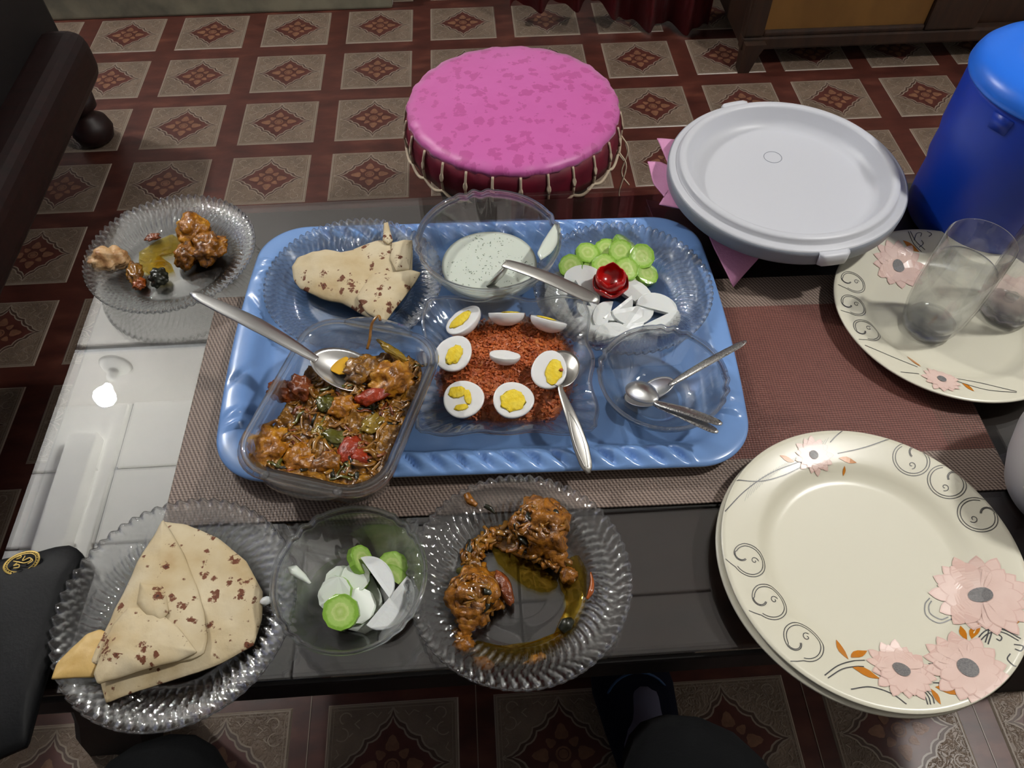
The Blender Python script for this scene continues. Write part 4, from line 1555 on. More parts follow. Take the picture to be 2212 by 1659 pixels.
# ------------------------------------------------------------------ salad on the tray plate
def slice_disc(name, label, pos, nrm, r, th, mats, group, cat, seed=0, face_up=True, cut=None):
    n_ = Vector(nrm).normalized()
    X = n_.orthogonal().normalized() if not cut else None
    if cut is not None:
        X = Vector((math.cos(cut[1]), math.sin(cut[1]), 0)); X = (X - n_ * X.dot(n_)).normalized()
    Yv = n_.cross(X)
    pts = []
    if cut is None:
        for i in range(24):
            a = 2 * PI * i / 24
            k = 1 + .03 * math.cos(9 * a + seed) + .02 * math.cos(2 * a + seed)
            pts.append((r * k * math.cos(a), r * k * math.sin(a)))
    else:                                     # part of a disc: cut[0] = kept fraction
        a1 = cut[0] * PI
        for i in range(15):
            a = -a1 + 2 * a1 * i / 14
            pts.append((r * math.cos(a), r * math.sin(a) * 1.25))
    V, Fc, fm = [], [], []
    n = len(pts)
    for z, k in ((0, 1.0), (-th * .12, 1.02), (-th * .88, 1.02), (-th, 1.0)):
        for x, y in pts: V.append(Vector((x * k, y * k, z + .0006 * math.sin(x * 300 + seed))))
    Fc.append(tuple(range(n))); fm.append(0)
    for L_ in range(3):
        for i in range(n):
            j = (i + 1) % n
            Fc.append((L_ * n + j, L_ * n + i, (L_ + 1) * n + i, (L_ + 1) * n + j)); fm.append(1)
    Fc.append(tuple(reversed(range(3 * n, 4 * n)))); fm.append(0)
    o = mesh_obj(name, V, Fc, mats, None, False, fm)
    mw = Matrix((X, Yv, n_)).transposed().to_4x4()
    mw.translation = Vector(pos)
    o.matrix_world = mw
    tag(o, label, cat, group)
    return o


CG = 'cucumber slices on the tray plate'
PZ = TYZ + .006
cu = [(M['cuke'], M['cuke_skin'])]
for i, (u, v, z, n_, r, lab) in enumerate([
        (1264, 580, .006, (-.2, -.2, 1), .0115, 'cucumber slice tucked behind the leftmost slice'),
        (1278, 584, .006, (-.1, -.5, 1), .0110, 'cucumber slice mostly hidden left of the tomato rose'),
        (1399, 590, .009, (.35, -.3, 1), .0125, 'cucumber slice lying lowest at the right end of the heap'),
        (1368, 597, .008, (.2, -.4, 1), .0130, 'cucumber slice under the one right of the tomato rose'),
        (1310, 536, .011, (-.05, -.15, 1), .0128, 'pale cucumber slice lying flat at the far side of the heap'),
        (1352, 522, .013, (.5, .25, .8), .0135, 'cucumber slice on edge, farthest in the heap'),
        (1233, 574, .014, (-.12, -.5, 1), .0128, 'leftmost cucumber slice, facing the viewer'),
        (1270, 545, .014, (.1, -.2, 1), .0130, 'cucumber slice behind the leftmost one, tilted to the right'),
        (1305, 570, .014, (-.1, -.25, 1), .0128, 'cucumber slice just behind the tomato rose'),
        (1341, 541, .020, (-.1, -.45, 1), .0126, 'cucumber slice standing upright in the middle of the heap'),
        (1387, 553, .020, (.05, -.55, 1), .0134, 'largest cucumber slice at the right of the heap, facing the viewer'),
        (1354, 580, .017, (.12, -.35, 1), .0130, 'cucumber slice just right of the tomato rose')]):
    slice_disc('cucumber_slice', lab, at(u, v, PZ + z), n_, r * 1.1, .0075, [M['cuke'], M['cuke_skin']], CG, 'cucumber', i)

RG = 'white radish slices on the tray plate'
for i, (u, v, z, n_, r, cut, lab) in enumerate([
        (1214, 610, .004, (-.1, -.1, 1), .0150, (.55, 2.0), 'radish slice at the left end of the heap, behind the spoon handle'),
        (1262, 604, .009, (.0, -.35, 1), .0165, (.62, 1.4), 'large radish slice left of the tomato rose'),
        (1212, 637, .004, (.0, -.1, 1), .0160, (.6, 2.6), 'radish slice below the spoon handle at the left'),
        (1262, 636, .008, (.1, -.2, 1), .0150, (.5, .4), 'radish slice under the raita spoon handle'),
        (1222, 662, .004, (0, -.1, 1), .0160, (.55, 3.4), 'radish slice seen through the dish corner, upper one'),
        (1248, 690, .004, (.1, -.1, 1), .0160, (.55, 5.0), 'radish slice seen through the dish corner, lower one'),
        (1288, 664, .007, (.0, -.3, 1), .0155, (.5, 4.4), 'radish slice right of the spoon handle tip'),
        (1368, 636, .006, (.15, -.15, 1), .0180, (.6, .9), 'broad radish slice right below the tomato rose'),
        (1328, 655, .009, (.2, -.3, 1), .0170, (.42, 5.4), 'narrow radish slice running down from the tomato rose'),
        (1312, 682, .006, (.0, -.2, 1), .0140, (.55, 2.8), 'small radish slice in the middle of the heap'),
        (1368, 668, .008, (.1, -.3, 1), .0170, (.55, 4.9), 'radish slice in the middle right of the heap'),
        (1420, 664, .008, (.1, -.25, 1), .0165, (.55, 1.3), 'upper radish slice at the right end of the heap'),
        (1428, 686, .007, (.15, -.2, 1), .0170, (.52, 5.2), 'lower radish slice at the right end of the heap'),
        (1352, 692, .005, (.1, -.3, 1), .0175, (.5, 5.6), 'radish slice lying along the near side of the heap'),
        (1294, 708, .005, (0, -.25, 1), .0165, (.55, 4.6), 'radish slice beside the glass dish corner, nearest on the left'),
        (1324, 724, .004, (.1, -.1, 1), .0150, (.55, 1.9), 'radish slice half hidden by the small bowl')]):
    slice_disc('radish_slice', lab, at(u, v, PZ + z), n_, r * 1.12, .0055, [M['radish'], M['radish']], RG, 'radish', i, cut=cut)

# tomato rose
tc_ = at(1319, 612, PZ + .018)
t = empty('tomato_rose', tc_)
tag(t, 'red tomato carved into a rose between cucumber and radish', 'tomato')
lathe('outer_cup', [(0, -.012), (.008, -.0115), (.014, -.007), (.0175, .000), (.0168, .003), (.016, .0005), (.0125, -.005), (0, -.009)], 48, M['tomato'], t,
      fn=lambda a, r, z: (r, z + (.0020 * math.sin(5 * a) if r > .0155 else 0)))
o = lathe('inner_cup', [(0, -.004), (.010, -.003), (.0145, .004), (.0142, .011), (.0125, .015), (.0118, .0145), (.0125, .010), (.012, .004), (0, .0005)], 60, M['tomato'], t,
      fn=lambda a, r, z: (r, z + (.0022 * (abs(((a * 5 / PI) % 2) - 1) * 2 - 1) if z > .0095 else 0)))
o.rotation_euler = (R(8), R(-6), 0)
t.scale = (1.18, 1.18, 1.18)

# ------------------------------------------------------------------ flatbreads
def zpx(pts, z): return [(p.x, p.y) for p in (at(u, v, z) for u, v in pts)]


def roti_part(name, pts, z, parent, mat, puff=.004, wav=.0025, seed=0, th=.0022, seg=110, tilt=None):
    o_ = zpx(pts, z)
    n = len(o_)
    cx_, cy_ = sum(p[0] for p in o_) / n, sum(p[1] for p in o_) / n

    def zf(x, y, t):
        s = z - puff * .6 + puff * (1 - t ** 4) + wav * fbm(Vector((x, y, seed)), 28, 3)
        if tilt: s += tilt[0] * (x - cx_) + tilt[1] * (y - cy_)
        return s
    return patch(name, o_, zf, lambda t: th, mat, parent, rings=16, seg=seg)


t = roti_part('roti', [(628, 568), (640, 545), (668, 536), (700, 530), (728, 537), (760, 532), (790, 518), (815, 508), (836, 512), (860, 518), (890, 514), (889, 575), (868, 590), (850, 640), (826, 690), (780, 668), (735, 645), (690, 634), (645, 612), (630, 592)], .474, None, M['roti'], .012, .003, 1)
tag(t, 'folded griddled roti on the glass plate at the far left of the tray', 'flatbread', 'rotis')
roti_part('torn_tip', [(826, 515), (828, 498), (829, 480), (838, 478), (842, 495), (848, 516), (838, 524)], .482, t, M['roti'], .002, .001, 2, seg=40)
roti_part('front_fold', [(800, 585), (850, 583), (884, 577), (908, 584), (894, 606), (868, 640), (845, 670), (828, 692), (790, 670), (770, 640), (785, 610)], .480, t, M['roti'], .006, .002, 3, seg=80)
roti_part('back_fold', [(846, 520), (872, 514), (890, 515), (888, 545), (884, 576), (855, 580), (842, 555)], .482, t, M['roti'], .005, .001, 4, seg=60)

t = roti_part('roti', [(345, 1122), (400, 1130), (470, 1160), (530, 1210), (565, 1275), (563, 1335), (545, 1390), (480, 1425), (420, 1450), (300, 1488), (225, 1517), (214, 1470), (290, 1400), (320, 1300), (330, 1200)], .463, None, M['roti'], .005, .003, 5)
tag(t, 'big folded and torn roti on the near left glass plate', 'flatbread', 'rotis')
roti_part('folded_flap', [(350, 1120), (372, 1155), (392, 1190), (420, 1260), (438, 1320), (444, 1375), (436, 1408), (415, 1420), (340, 1435), (250, 1440), (190, 1430), (225, 1350), (262, 1280), (305, 1190)], .471, t, M['roti'], .006, .003, 6)
roti_part('inner_fold', [(300, 1255), (335, 1262), (358, 1285), (362, 1320), (345, 1340), (315, 1330), (292, 1300)], .477, t, M['roti'], .005, .002, 9, seg=50)
roti_part('lower_flap', [(272, 1308), (300, 1306), (335, 1316), (380, 1350), (405, 1382), (422, 1405), (380, 1424), (320, 1440), (260, 1458), (205, 1474), (196, 1452), (214, 1400), (240, 1345)], .478, t, M['roti'], .006, .003, 7)
roti_part('torn_edge', [(110, 1466), (120, 1432), (150, 1400), (185, 1368), (215, 1358), (245, 1372), (225, 1420), (200, 1462), (160, 1462)], .467, t, M['roti_y'], .003, .002, 8, seg=60)

# ------------------------------------------------------------------ near bowl contents
NB = 'vegetable slices in the near bowl'
c = at(754, 1249, .486)
yg = patch('yogurt_dressing', [(p.x, p.y) for p in (at(u, v, .456) for u, v in [(695, 1290), (705, 1255), (730, 1232), (765, 1222), (800, 1235), (820, 1275), (828, 1320), (815, 1345), (785, 1362), (740, 1350), (705, 1320)])],
           lambda x, y, t: .4475 + .006 * (1 - t ** 2), lambda t: .004 * (1 - t) + .0004, M['raita'], rings=8, seg=60)
tag(yg, 'white yogurt dressing under the slices in the near bowl', 'yogurt', kind='stuff')
for i, (u, v, z, n_, r, cut, mk, lab) in enumerate([
        (785, 1208, .462, (.7, .1, .55), .0135, None, 'c', 'cucumber slice on edge at the far side of the near bowl'),
        (847, 1224, .462, (.2, -.35, 1), .0135, None, 'c', 'yellowish cucumber slice at the right side of the near bowl'),
        (846, 1252, .458, (.1, -.5, 1), .0120, (.5, 1.0), 'c', 'half cucumber slice below the yellowish one in the near bowl'),
        (733, 1254, .459, (-.2, -.1, 1), .0135, None, 'y', 'yogurt-coated slice farthest left in the near bowl'),
        (768, 1246, .462, (.1, -.1, 1), .0125, None, 'y', 'yogurt-coated slice behind the white radish wedges'),
        (722, 1283, .463, (-.2, -.2, 1), .0150, None, 'y', 'yogurt-coated slice left above the green cucumber slice'),
        (775, 1308, .458, (.35, -.2, 1), .0150, None, 'y', 'yogurt-coated slice right of the green cucumber slice'),
        (800, 1255, .468, (-.2, -.1, 1), .0190, (.42, .6), 'r', 'white radish wedge leaning in the middle of the near bowl'),
        (836, 1296, .462, (.25, -.2, 1), .0210, (.50, 5.6), 'r', 'big white radish slice at the right of the near bowl'),
        (735, 1322, .468, (-.05, -.3, 1), .0150, None, 'c', 'round green cucumber slice nearest in the near bowl')]):
    mm = {'c': [M['cuke'], M['cuke_skin']], 'y': [M['raita'], M['cuke_skin']], 'r': [M['radish'], M['radish']]}[mk]
    slice_disc('radish_slice' if mk == 'r' else 'cucumber_slice', lab, at(u, v, z), n_, r, .0065 if mk != 'r' else .003, mm, NB, 'radish' if mk == 'r' else 'cucumber', i, cut=cut)
o = splash('yogurt_smear', [at(u, v, .474) for u, v in [(620, 1224), (640, 1220), (660, 1240), (672, 1258), (668, 1262), (645, 1250), (625, 1238)]], .4735, M['raita'], None, .002)
tag(o, 'white yogurt smear on the left wall of the near bowl', 'yogurt', kind='stuff')
o = splash('yogurt_smear', [at(u, v, .510) for u, v in [(1185, 500), (1200, 478), (1212, 490), (1208, 520), (1190, 545), (1168, 560), (1160, 545), (1172, 520)]], .5085, M['raita'], None, .003)
tag(o, 'white yogurt smear on the right rim of the raita bowl', 'yogurt', kind='stuff')
o = blob('radish_bit', at(575, 1298, .461), (.0055, .004, .0022), M['radish'], 2, .15, 1.2, 2)
tag(o, 'small white radish bit on the near left plate rim by the bowl', 'radish')

# ------------------------------------------------------------------ food on the near middle plate
PN = TZ + .0042


def pn(u, v, z): return at(u, v, PN + z)


def drumstick(label, meat, knob, r, seed):
    meat, knob = Vector(meat), Vector(knob)
    d = knob - meat
    L = d.length
    t = blob('drumstick', meat, (r * 1.15, r, r * .85), M['chicken_dark'], seed, .40, 1.6, 4, math.atan2(d.y, d.x))
    tag(t, label, 'chicken', 'drumsticks on the near middle plate')
    q = Matrix.Rotation(-math.atan2(d.y, d.x), 3, 'Z')
    pts = [q @ (d * k) for k in (.3, .5, .7, .85, 1.0)]
    tube('shank', smooth_path(pts, 5), [r * .75 * (1 - .055 * k) * (1 + .12 * math.sin(k * 2.1)) * (1 if k < 12 else .8) for k in range(21)][:len(smooth_path(pts, 5))], M['chicken_dark'], t, 14)
    kb = blob('bone_end', q @ d, (.0075, .0085, .0070), M['chicken_dark'], seed + 1, .35, 2, 3, 0, t)
    return t


drumstick('large drumstick on the far side of the near middle plate', pn(1170, 1135, .016), pn(1228, 1242, .008), .0235, 71)
drumstick('smaller drumstick on the left of the near middle plate', pn(1022, 1285, .014), pn(1002, 1392, .007), .0205, 75)
V, Fc, fm = [], [], []
rr = random.Random(21)
for (u0, v0, u1, v1, n_, sp, zz) in ((1115, 1100, 1215, 1160, 60, 22, .034), (1090, 1160, 1220, 1215, 40, 18, .016), (1010, 1185, 1090, 1150, 34, 14, .006), (1005, 1190, 1040, 1240, 20, 8, .005), (990, 1250, 1060, 1320, 50, 24, .028), (1000, 1330, 1080, 1300, 24, 14, .012), (990, 1370, 1010, 1400, 14, 10, .01)):
    for k in range(n_):
        q = rr.random()
        u, v = u0 + (u1 - u0) * q + rr.uniform(-sp, sp), v0 + (v1 - v0) * q + rr.uniform(-sp, sp)
        big = n_ in (60, 50)
        if big:                                   # on the meat: follow its rounded top
            mc, mr = (pn(1170, 1135, .016), .0235) if n_ == 60 else (pn(1022, 1285, .014), .0205)
            th, el = rr.uniform(0, 2 * PI), rr.uniform(.05, 1.3)
            nd = Vector((math.cos(th) * math.cos(el), math.sin(th) * math.cos(el), math.sin(el)))
            c = mc + Vector((nd.x * mr * 1.12, nd.y * mr * .98, nd.z * mr * .86))
        else:
            nd = Vector((0, 0, 1))
            c = pn(u, v, zz * rr.uniform(.5, 1.0))
        a, l, cv = rr.uniform(0, PI), rr.uniform(.003, .008), rr.uniform(-1, 1)
        t1 = nd.orthogonal().normalized(); t2 = nd.cross(t1)
        d1 = t1 * math.cos(a) + t2 * math.sin(a); d2 = t2 * math.cos(a) - t1 * math.sin(a)
        pts = [c + d1 * (l * s) + d2 * (l * cv * s * s) - nd * (.0022 * s * s) for s in (-1, -.5, 0, .5, 1)]
        n0 = len(Fc)
        tube_data(pts, rr.uniform(.0012, .0030), 6, V, Fc, flat=.34)
        mi = 0 if rr.random() < .55 else (1 if rr.random() < .8 else 2)
        fm += [mi] * (len(Fc) - n0)
o = mesh_obj('onion_gravy', V, Fc, [M['onion'], M['chicken_dark'], M['herb']], None, True, fm)
tag(o, 'strands of fried onion clinging to the drumsticks on the near middle plate', 'onion', kind='stuff')


def smear(label, pts, z, mat, h=.0008, seg=60, cat='gravy', name='gravy_smear'):
    q = [pn(u, v, z) for u, v in pts]
    q = smooth_path(q + [q[0]], 5)[:-1]
    q = [p + Vector((fbm(p, 260, 2), fbm(p + Vector((5, 2, 1)), 260, 2), 0)) * .0016 for p in q]
    o = patch(name, [(p.x, p.y) for p in q], lambda x, y, t: PN + z + h * (1 - t ** 2) * (1 + .8 * fbm(Vector((x, y, 0)), 120, 2)), lambda t: .0003, mat, None, rings=8, seg=seg)
    tag(o, label, cat, 'gravy left on the plates', 'stuff')
    return o


M['gravy'] = food('thin_gravy', [(0.3, srgb(92, 54, 10)), (0.55, srgb(132, 88, 20)), (0.8, srgb(150, 112, 36))], 70, .15)
smear('thick gravy trail below the large drumstick', [(1040, 1160), (1070, 1146), (1110, 1148), (1160, 1185), (1205, 1215), (1195, 1226), (1130, 1206), (1075, 1186)], .0006, M['gravy'], .0045, 90)
smear('thick gravy trail leading to the smaller drumstick', [(1012, 1172), (1040, 1154), (1062, 1160), (1046, 1190), (1032, 1215), (1048, 1240), (1040, 1252), (1014, 1232), (1002, 1200)], .0006, M['gravy'], .0045, 90)
smear('thin greenish oil film under the large drumstick', [(1060, 1182), (1090, 1185), (1130, 1205), (1180, 1235), (1205, 1262), (1180, 1280), (1130, 1262), (1085, 1225)], .0003, M['gravy_film'], .0003, 80)
smear('thin greenish oil film along the right side of the near middle plate', [(1205, 1255), (1225, 1210), (1248, 1200), (1266, 1230), (1266, 1280), (1254, 1330), (1232, 1370), (1205, 1392), (1190, 1385), (1210, 1350), (1222, 1310), (1215, 1280)], .0003, M['gravy_film'], .0003, 80)
smear('thin oil film along the near rim of the plate', [(1005, 1380), (1040, 1395), (1110, 1390), (1180, 1380), (1210, 1362), (1222, 1372), (1190, 1405), (1120, 1425), (1075, 1430), (1035, 1445), (1018, 1430)], .0003, M['gravy_film'], .0003, 80)
smear('orange gravy blob at the near rim of the plate', [(1022, 1420), (1045, 1418), (1068, 1436), (1058, 1446), (1035, 1444)], .004, M['chicken'], .004, 40)
smear('small orange gravy blob right of the near rim blob', [(1130, 1432), (1150, 1418), (1172, 1410), (1180, 1418), (1160, 1432), (1140, 1440)], .003, M['chicken'], .003, 40)
for (pts, r, mk, lab, nm, cat) in (
        ([(990, 1232, .004), (1005, 1238, .008), (1030, 1244, .008), (1042, 1252, .005)], [.003, .0052, .0048, .002], 'pepper', 'dark green chilli piece above the smaller drumstick', 'green_chilli', 'chilli'),
        ([(1276, 1236, .012), (1279, 1258, .012), (1276, 1278, .012), (1268, 1294, .011)], [.0006, .0020, .0026, .0012], 'chilli', 'thin orange chilli on the right rim of the plate', 'orange_chilli', 'chilli'),
        ([(1008, 1068, .017), (1016, 1082, .017), (1030, 1092, .015)], [.0035, .0042, .0022], 'chicken_dark', 'brown scrap on the far left rim of the near middle plate', 'onion_scrap', 'scrap'),
        ([(1046, 1092, .012), (1058, 1098, .011), (1070, 1110, .009)], [.0022, .0026, .0008], 'herb', 'dark curled herb on the far rim of the near middle plate', 'herb_scrap', 'herb'),
        ([(1212, 1362, .002), (1224, 1348, .004), (1236, 1340, .003)], [.004, .006, .003], 'herb', 'dark green herb clump at the right of the near middle plate', 'herb_clump', 'herb')):
    P_ = smooth_path([pn(*q) for q in pts], 5)
    rs = [r[min(int(k / (len(P_) - 1) * (len(r) - 1)), len(r) - 2)] * (1 - ((k / (len(P_) - 1) * (len(r) - 1)) - min(int(k / (len(P_) - 1) * (len(r) - 1)), len(r) - 2))) + r[min(int(k / (len(P_) - 1) * (len(r) - 1)), len(r) - 2) + 1] * ((k / (len(P_) - 1) * (len(r) - 1)) - min(int(k / (len(P_) - 1) * (len(r) - 1)), len(r) - 2)) for k in range(len(P_))]
    o = tube(nm, P_, rs, M[mk], None, 8)
    tag(o, lab, cat)
o = blob('tomato_piece', pn(1090, 1268, .012), (.006, .016, .006), M['tomato_cook'], 81, .3, 1.6, 3, .35)
tag(o, 'red tomato strip right of the smaller drumstick', 'tomato')

# ------------------------------------------------------------------ food on the far left plate
FG = 'chicken scraps on the far left plate'
for i, (u, v, z, s, mk, lab, nm, cat) in enumerate([
        (418, 500, .018, (.022, .018, .018), 'chicken', 'yellow-orange chicken chunk at the far side of the far left plate', 'chicken_piece', 'chicken'),
        (452, 535, .014, (.019, .022, .014), 'chicken_dark', 'browned chicken chunk at the right of the far left plate', 'chicken_piece', 'chicken'),
        (404, 550, .012, (.018, .014, .012), 'chicken_dark', 'dark chicken chunk nearest in the far left plate heap', 'chicken_piece', 'chicken'),
        (232, 562, .012, (.021, .016, .014), 'chicken_pale', 'pale bitten chicken piece at the left of the far left plate', 'chicken_piece', 'chicken'),
        (292, 590, .008, (.009, .016, .008), 'onion', 'glossy brown onion lump right of the pale chicken', 'onion_piece', 'onion'),
        (300, 612, .006, (.008, .007, .006), 'chilli', 'small orange onion lump at the near side of the plate', 'onion_piece', 'onion'),
        (342, 600, .008, (.010, .011, .009), 'herb', 'black cardamom pod on the far left plate', 'cardamom_pod', 'spice'),
        (330, 512, .003, (.009, .006, .003), 'tomato_cook', 'red-brown scrap behind the middle of the far left plate', 'onion_piece', 'scrap')]):
    o = blob(nm, at(u, v, PN + z), s, M[mk], 90 + i, .4, 1.8, 4, rnd.uniform(0, 3))
    tag(o, lab, cat, FG)
o = patch('gravy_smear', [(p.x, p.y) for p in (at(u, v, PN + .001) for u, v in [(300, 545), (330, 525), (370, 505), (395, 520), (380, 545), (340, 550), (330, 575), (370, 570), (375, 585), (330, 595), (300, 580)])], lambda x, y, t: PN + .0008 + .0008 * fbm(Vector((x, y, 0)), 120, 2), lambda t: .0003, M['gravy_film'], None, rings=8, seg=60)
tag(o, 'yellow oil film in the middle of the far left plate', 'gravy', 'gravy left on the plates', 'stuff')

# ------------------------------------------------------------------ cream plates with printed flowers
PR = [(0, .004), (.60, .004), (.655, .0055), (.70, .0095), (.73, .0125), (.76, .0140), (.82, .0158), (.90, .0182), (.97, .0200), (1.0, .0204)]


def prof_z(q):
    for (a, za), (b, zb) in zip(PR, PR[1:]):
        if q <= b: return za + (zb - za) * (q - a) / (b - a)
    return PR[-1][1]


def cream_plate(label, c, rad, z0):
    pr = [(r * rad, z) for r, z in PR] + [(rad * 1.006, .0190)] + [(r * rad, z - .0032) for r, z in reversed(PR[4:-1])] + [(.66 * rad, 0), (.62 * rad, 0), (.6 * rad, .001), (0, .001)]
    o = lathe('dinner_plate', pr, 160, M['melamine'])
    o.location = (c.x, c.y, z0)
    tag(o, label, 'plate', 'cream melamine plates with flowers')
    return o


class Print:
    def __init__(self, plate, c, rad, z0):
        self.p, self.c, self.rad, self.z0 = plate, c, rad, z0

    def loc(self, u, v):
        z = self.z0 + .012
        for _ in range(3):
            q = at(u, v, z)
            z = self.z0 + prof_z(min(1, math.hypot(q.x - self.c.x, q.y - self.c.y) / self.rad))
        return Vector((q.x - self.c.x, q.y - self.c.y))

    def lift(self, x, y, dz):
        r = math.hypot(x, y)
        k = min(1.0, self.rad * .997 / r) if r > 0 else 1
        x, y = x * k, y * k
        return Vector((x, y, prof_z(math.hypot(x, y) / self.rad) + dz))

    def stroke(self, lines, wd, mk='ink', name='printed_scroll', dz=.00035):
        V, Fc = [], []
        for pts in lines:
            pts = [Vector(p) for p in pts]
            n = len(pts)
            b = len(V)
            for k, p in enumerate(pts):
                t = pts[min(k + 1, n - 1)] - pts[max(k - 1, 0)]
                nn = Vector((-t.y, t.x))
                if nn.length > 0: nn.normalize()
                for s in (-1, 1):
                    q = p + nn * (wd / 2 * s)
                    V.append(self.lift(q.x, q.y, dz))
            for k in range(n - 1):
                Fc.append((b + 2 * k, b + 2 * k + 1, b + 2 * k + 3, b + 2 * k + 2))
        return mesh_obj(name, V, Fc, M[mk], self.p, False)

    def curve(self, px, wd=.0008, mk='ink', name='printed_stem'):
        pts = [self.loc(u, v) for u, v in px]
        return self.stroke([[Vector((q.x, q.y)) for q in smooth_path([Vector((p.x, p.y, 0)) for p in pts], 8)]], wd, mk, name)

    def flower(self, u, v, R_, n=15, seed=0, eye=.26, sq=1.0):
        c = self.loc(u, v)
        rr = random.Random(seed)
        V, Fc, fm = [], [], []
        for layer, (nn, f, dz) in enumerate(((n, 1.0, .0007), (n, .80, .0010))):
            for k in range(nn):
                a = 2 * PI * (k + .5 * layer) / nn + rr.uniform(-.06, .06)
                L_ = R_ * f * rr.uniform(.9, 1.05)
                w_ = R_ * .26
                for (sc, dd, mi) in ((1.0, 0, 1), (.95, .0001, 0)):
                    b = len(V)
                    prof = ((.12, .25), (.2, .38), (.28, .51), (.35, .62), (.43, .74), (.5, .85), (.58, .95), (.67, 1.0), (.76, 1.0), (.84, .82), (.90, .62), (1.0, 0.04))
                    for q, ww in prof:
                        for s in (-1, 1):
                            lx, ly = L_ * q * (sc if q > .5 else 1), s * w_ * .62 * ww * sc
                            x, y = c.x + lx * math.cos(a) - ly * math.sin(a), c.y + lx * math.sin(a) + ly * math.cos(a)
                            V.append(self.lift(x, y, dz + dd + (k * 7 % 5) * .00004))
                    for i in range(len(prof) - 1):
                        Fc.append((b + 2 * i, b + 2 * i + 1, b + 2 * i + 3, b + 2 * i + 2)); fm.append(mi)
        for k in range(5):
            for i in range(28):
                a = 2 * PI * i / 28
                q = R_ * .72 * (k + 1) / 5
                V.append(self.lift(c.x + q * math.cos(a), c.y + q * math.sin(a), .00045))
            if k:
                o0 = len(V) - 56
                for i in range(28):
                    j = (i + 1) % 28
                    Fc.append((o0 + i, o0 + j, o0 + 28 + j, o0 + 28 + i)); fm.append(0)
        b = len(V)
        V.append(self.lift(c.x, c.y, .0020))
        for i in range(20):
            a = 2 * PI * i / 20
            V.append(self.lift(c.x + R_ * eye * math.cos(a), c.y + R_ * eye * sq * math.sin(a), .0018))
        for i in range(20): Fc.append((b, b + 1 + i, b + 1 + (i + 1) % 20)); fm.append(2)
        return mesh_obj('printed_flower', V, Fc, [M['petal'], M['petal_edge'], M['flower_eye']], self.p, False, fm)

    def leaf(self, u0, v0, u1, v1, w_=.32):
        a, b = self.loc(u0, v0), self.loc(u1, v1)
        d = b - a
        nn = Vector((-d.y, d.x)) * w_
        V, Fc = [], []
        for q, k, o_ in ((0, .05, .0), (.18, .5, .1), (.4, .85, .12), (.62, .8, .06), (.82, .42, 0), (1, .02, 0)):
            for s in (-1, 1):
                p = a + d * q + nn * (s * k * .6 + o_)
                V.append(self.lift(p.x, p.y, .00045))
        for i in range(5): Fc.append((2 * i, 2 * i + 1, 2 * i + 3, 2 * i + 2))
        return mesh_obj('printed_leaf', V, Fc, M['leaf_print'], self.p, False)

    def scroll(self, u, v, R_, a0, mir=1):
        c = self.loc(u, v)
        L_ = []
        for f in (1.0, .86):
            pts = []
            for k in range(37):                         # big open ring
                a = a0 + mir * (k / 36) * 5.1
                r = R_ * f * (1.0 if k < 30 else 1 - (k - 30) * .012)
                pts.append(c + Vector((math.cos(a), math.sin(a))) * r)
            aend = a0 + mir * 5.1
            ce_ = c + Vector((math.cos(aend), math.sin(aend))) * R_ * .52
            for k in range(1, 15):                      # returns inward as a hook
                a = aend + mir * (k / 14) * 3.0
                pts.append(ce_ + Vector((math.cos(a), math.sin(a))) * (R_ * .42 * (f - .1) * 1.05))
            L_.append(pts)
        tail = [c + Vector((math.cos(a0), math.sin(a0))) * R_ * q + Vector((math.cos(a0 - mir * 1.2), math.sin(a0 - mir * 1.2))) * R_ * s for q, s in ((1, 0), (1.0, .35), (.96, .7))]
        L_.append(tail)
        am = a0 + mir * 2.6
        c2 = c + Vector((math.cos(am), math.sin(am))) * R_ * .36
        L_.append([c2 + Vector((math.cos(am + mir * k * .42), math.sin(am + mir * k * .42))) * R_ * (.24 - .0125 * k) for k in range(17)])
        return self.stroke(L_, .00065)


c1 = Vector((.3310, .2556, 0)); RAD1 = .1305
Z1 = TZ + .0005
low = cream_plate('cream dinner plate under another at the near right table edge', Vector((c1.x - .0035, c1.y - .001, 0)), RAD1, Z1)
up_ = cream_plate('top cream dinner plate with pale pink flowers at the near right edge', c1, RAD1, Z1 + .0065)
pp = Print(up_, c1, RAD1, Z1 + .0065)
pp.flower(1757, 984, .0195, 13, 1, .22)
pp.flower(2117, 1286, .0385, 15, 2, .22, .8)
pp.flower(1946, 1446, .0270, 14, 3, .24)
pp.flower(2089, 1443, .0330, 14, 4, .24)
for q in ((1716, 998, 1684, 984), (1812, 990, 1850, 1000), (1824, 1007, 1822, 1028), (1832, 1424, 1806, 1382), (1838, 1420, 1873, 1406), (1842, 1442, 1900, 1466), (2010, 1488, 2032, 1522), (2020, 1484, 2074, 1500), (2088, 1382, 2074, 1352), (2098, 1380, 2116, 1346), (2150, 1356, 2203, 1342)):
    pp.leaf(*q)
for q in ((1968, 992, .0165, 1.9), (2045, 1041, .0165, 1.5), (2112, 1112, .0165, 1.1)): pp.scroll(*q)
for q in ((1617, 1210, .0155, 3.6), (1661, 1300, .0160, 4.0), (1735, 1386, .0170, 4.4)): pp.scroll(*q)
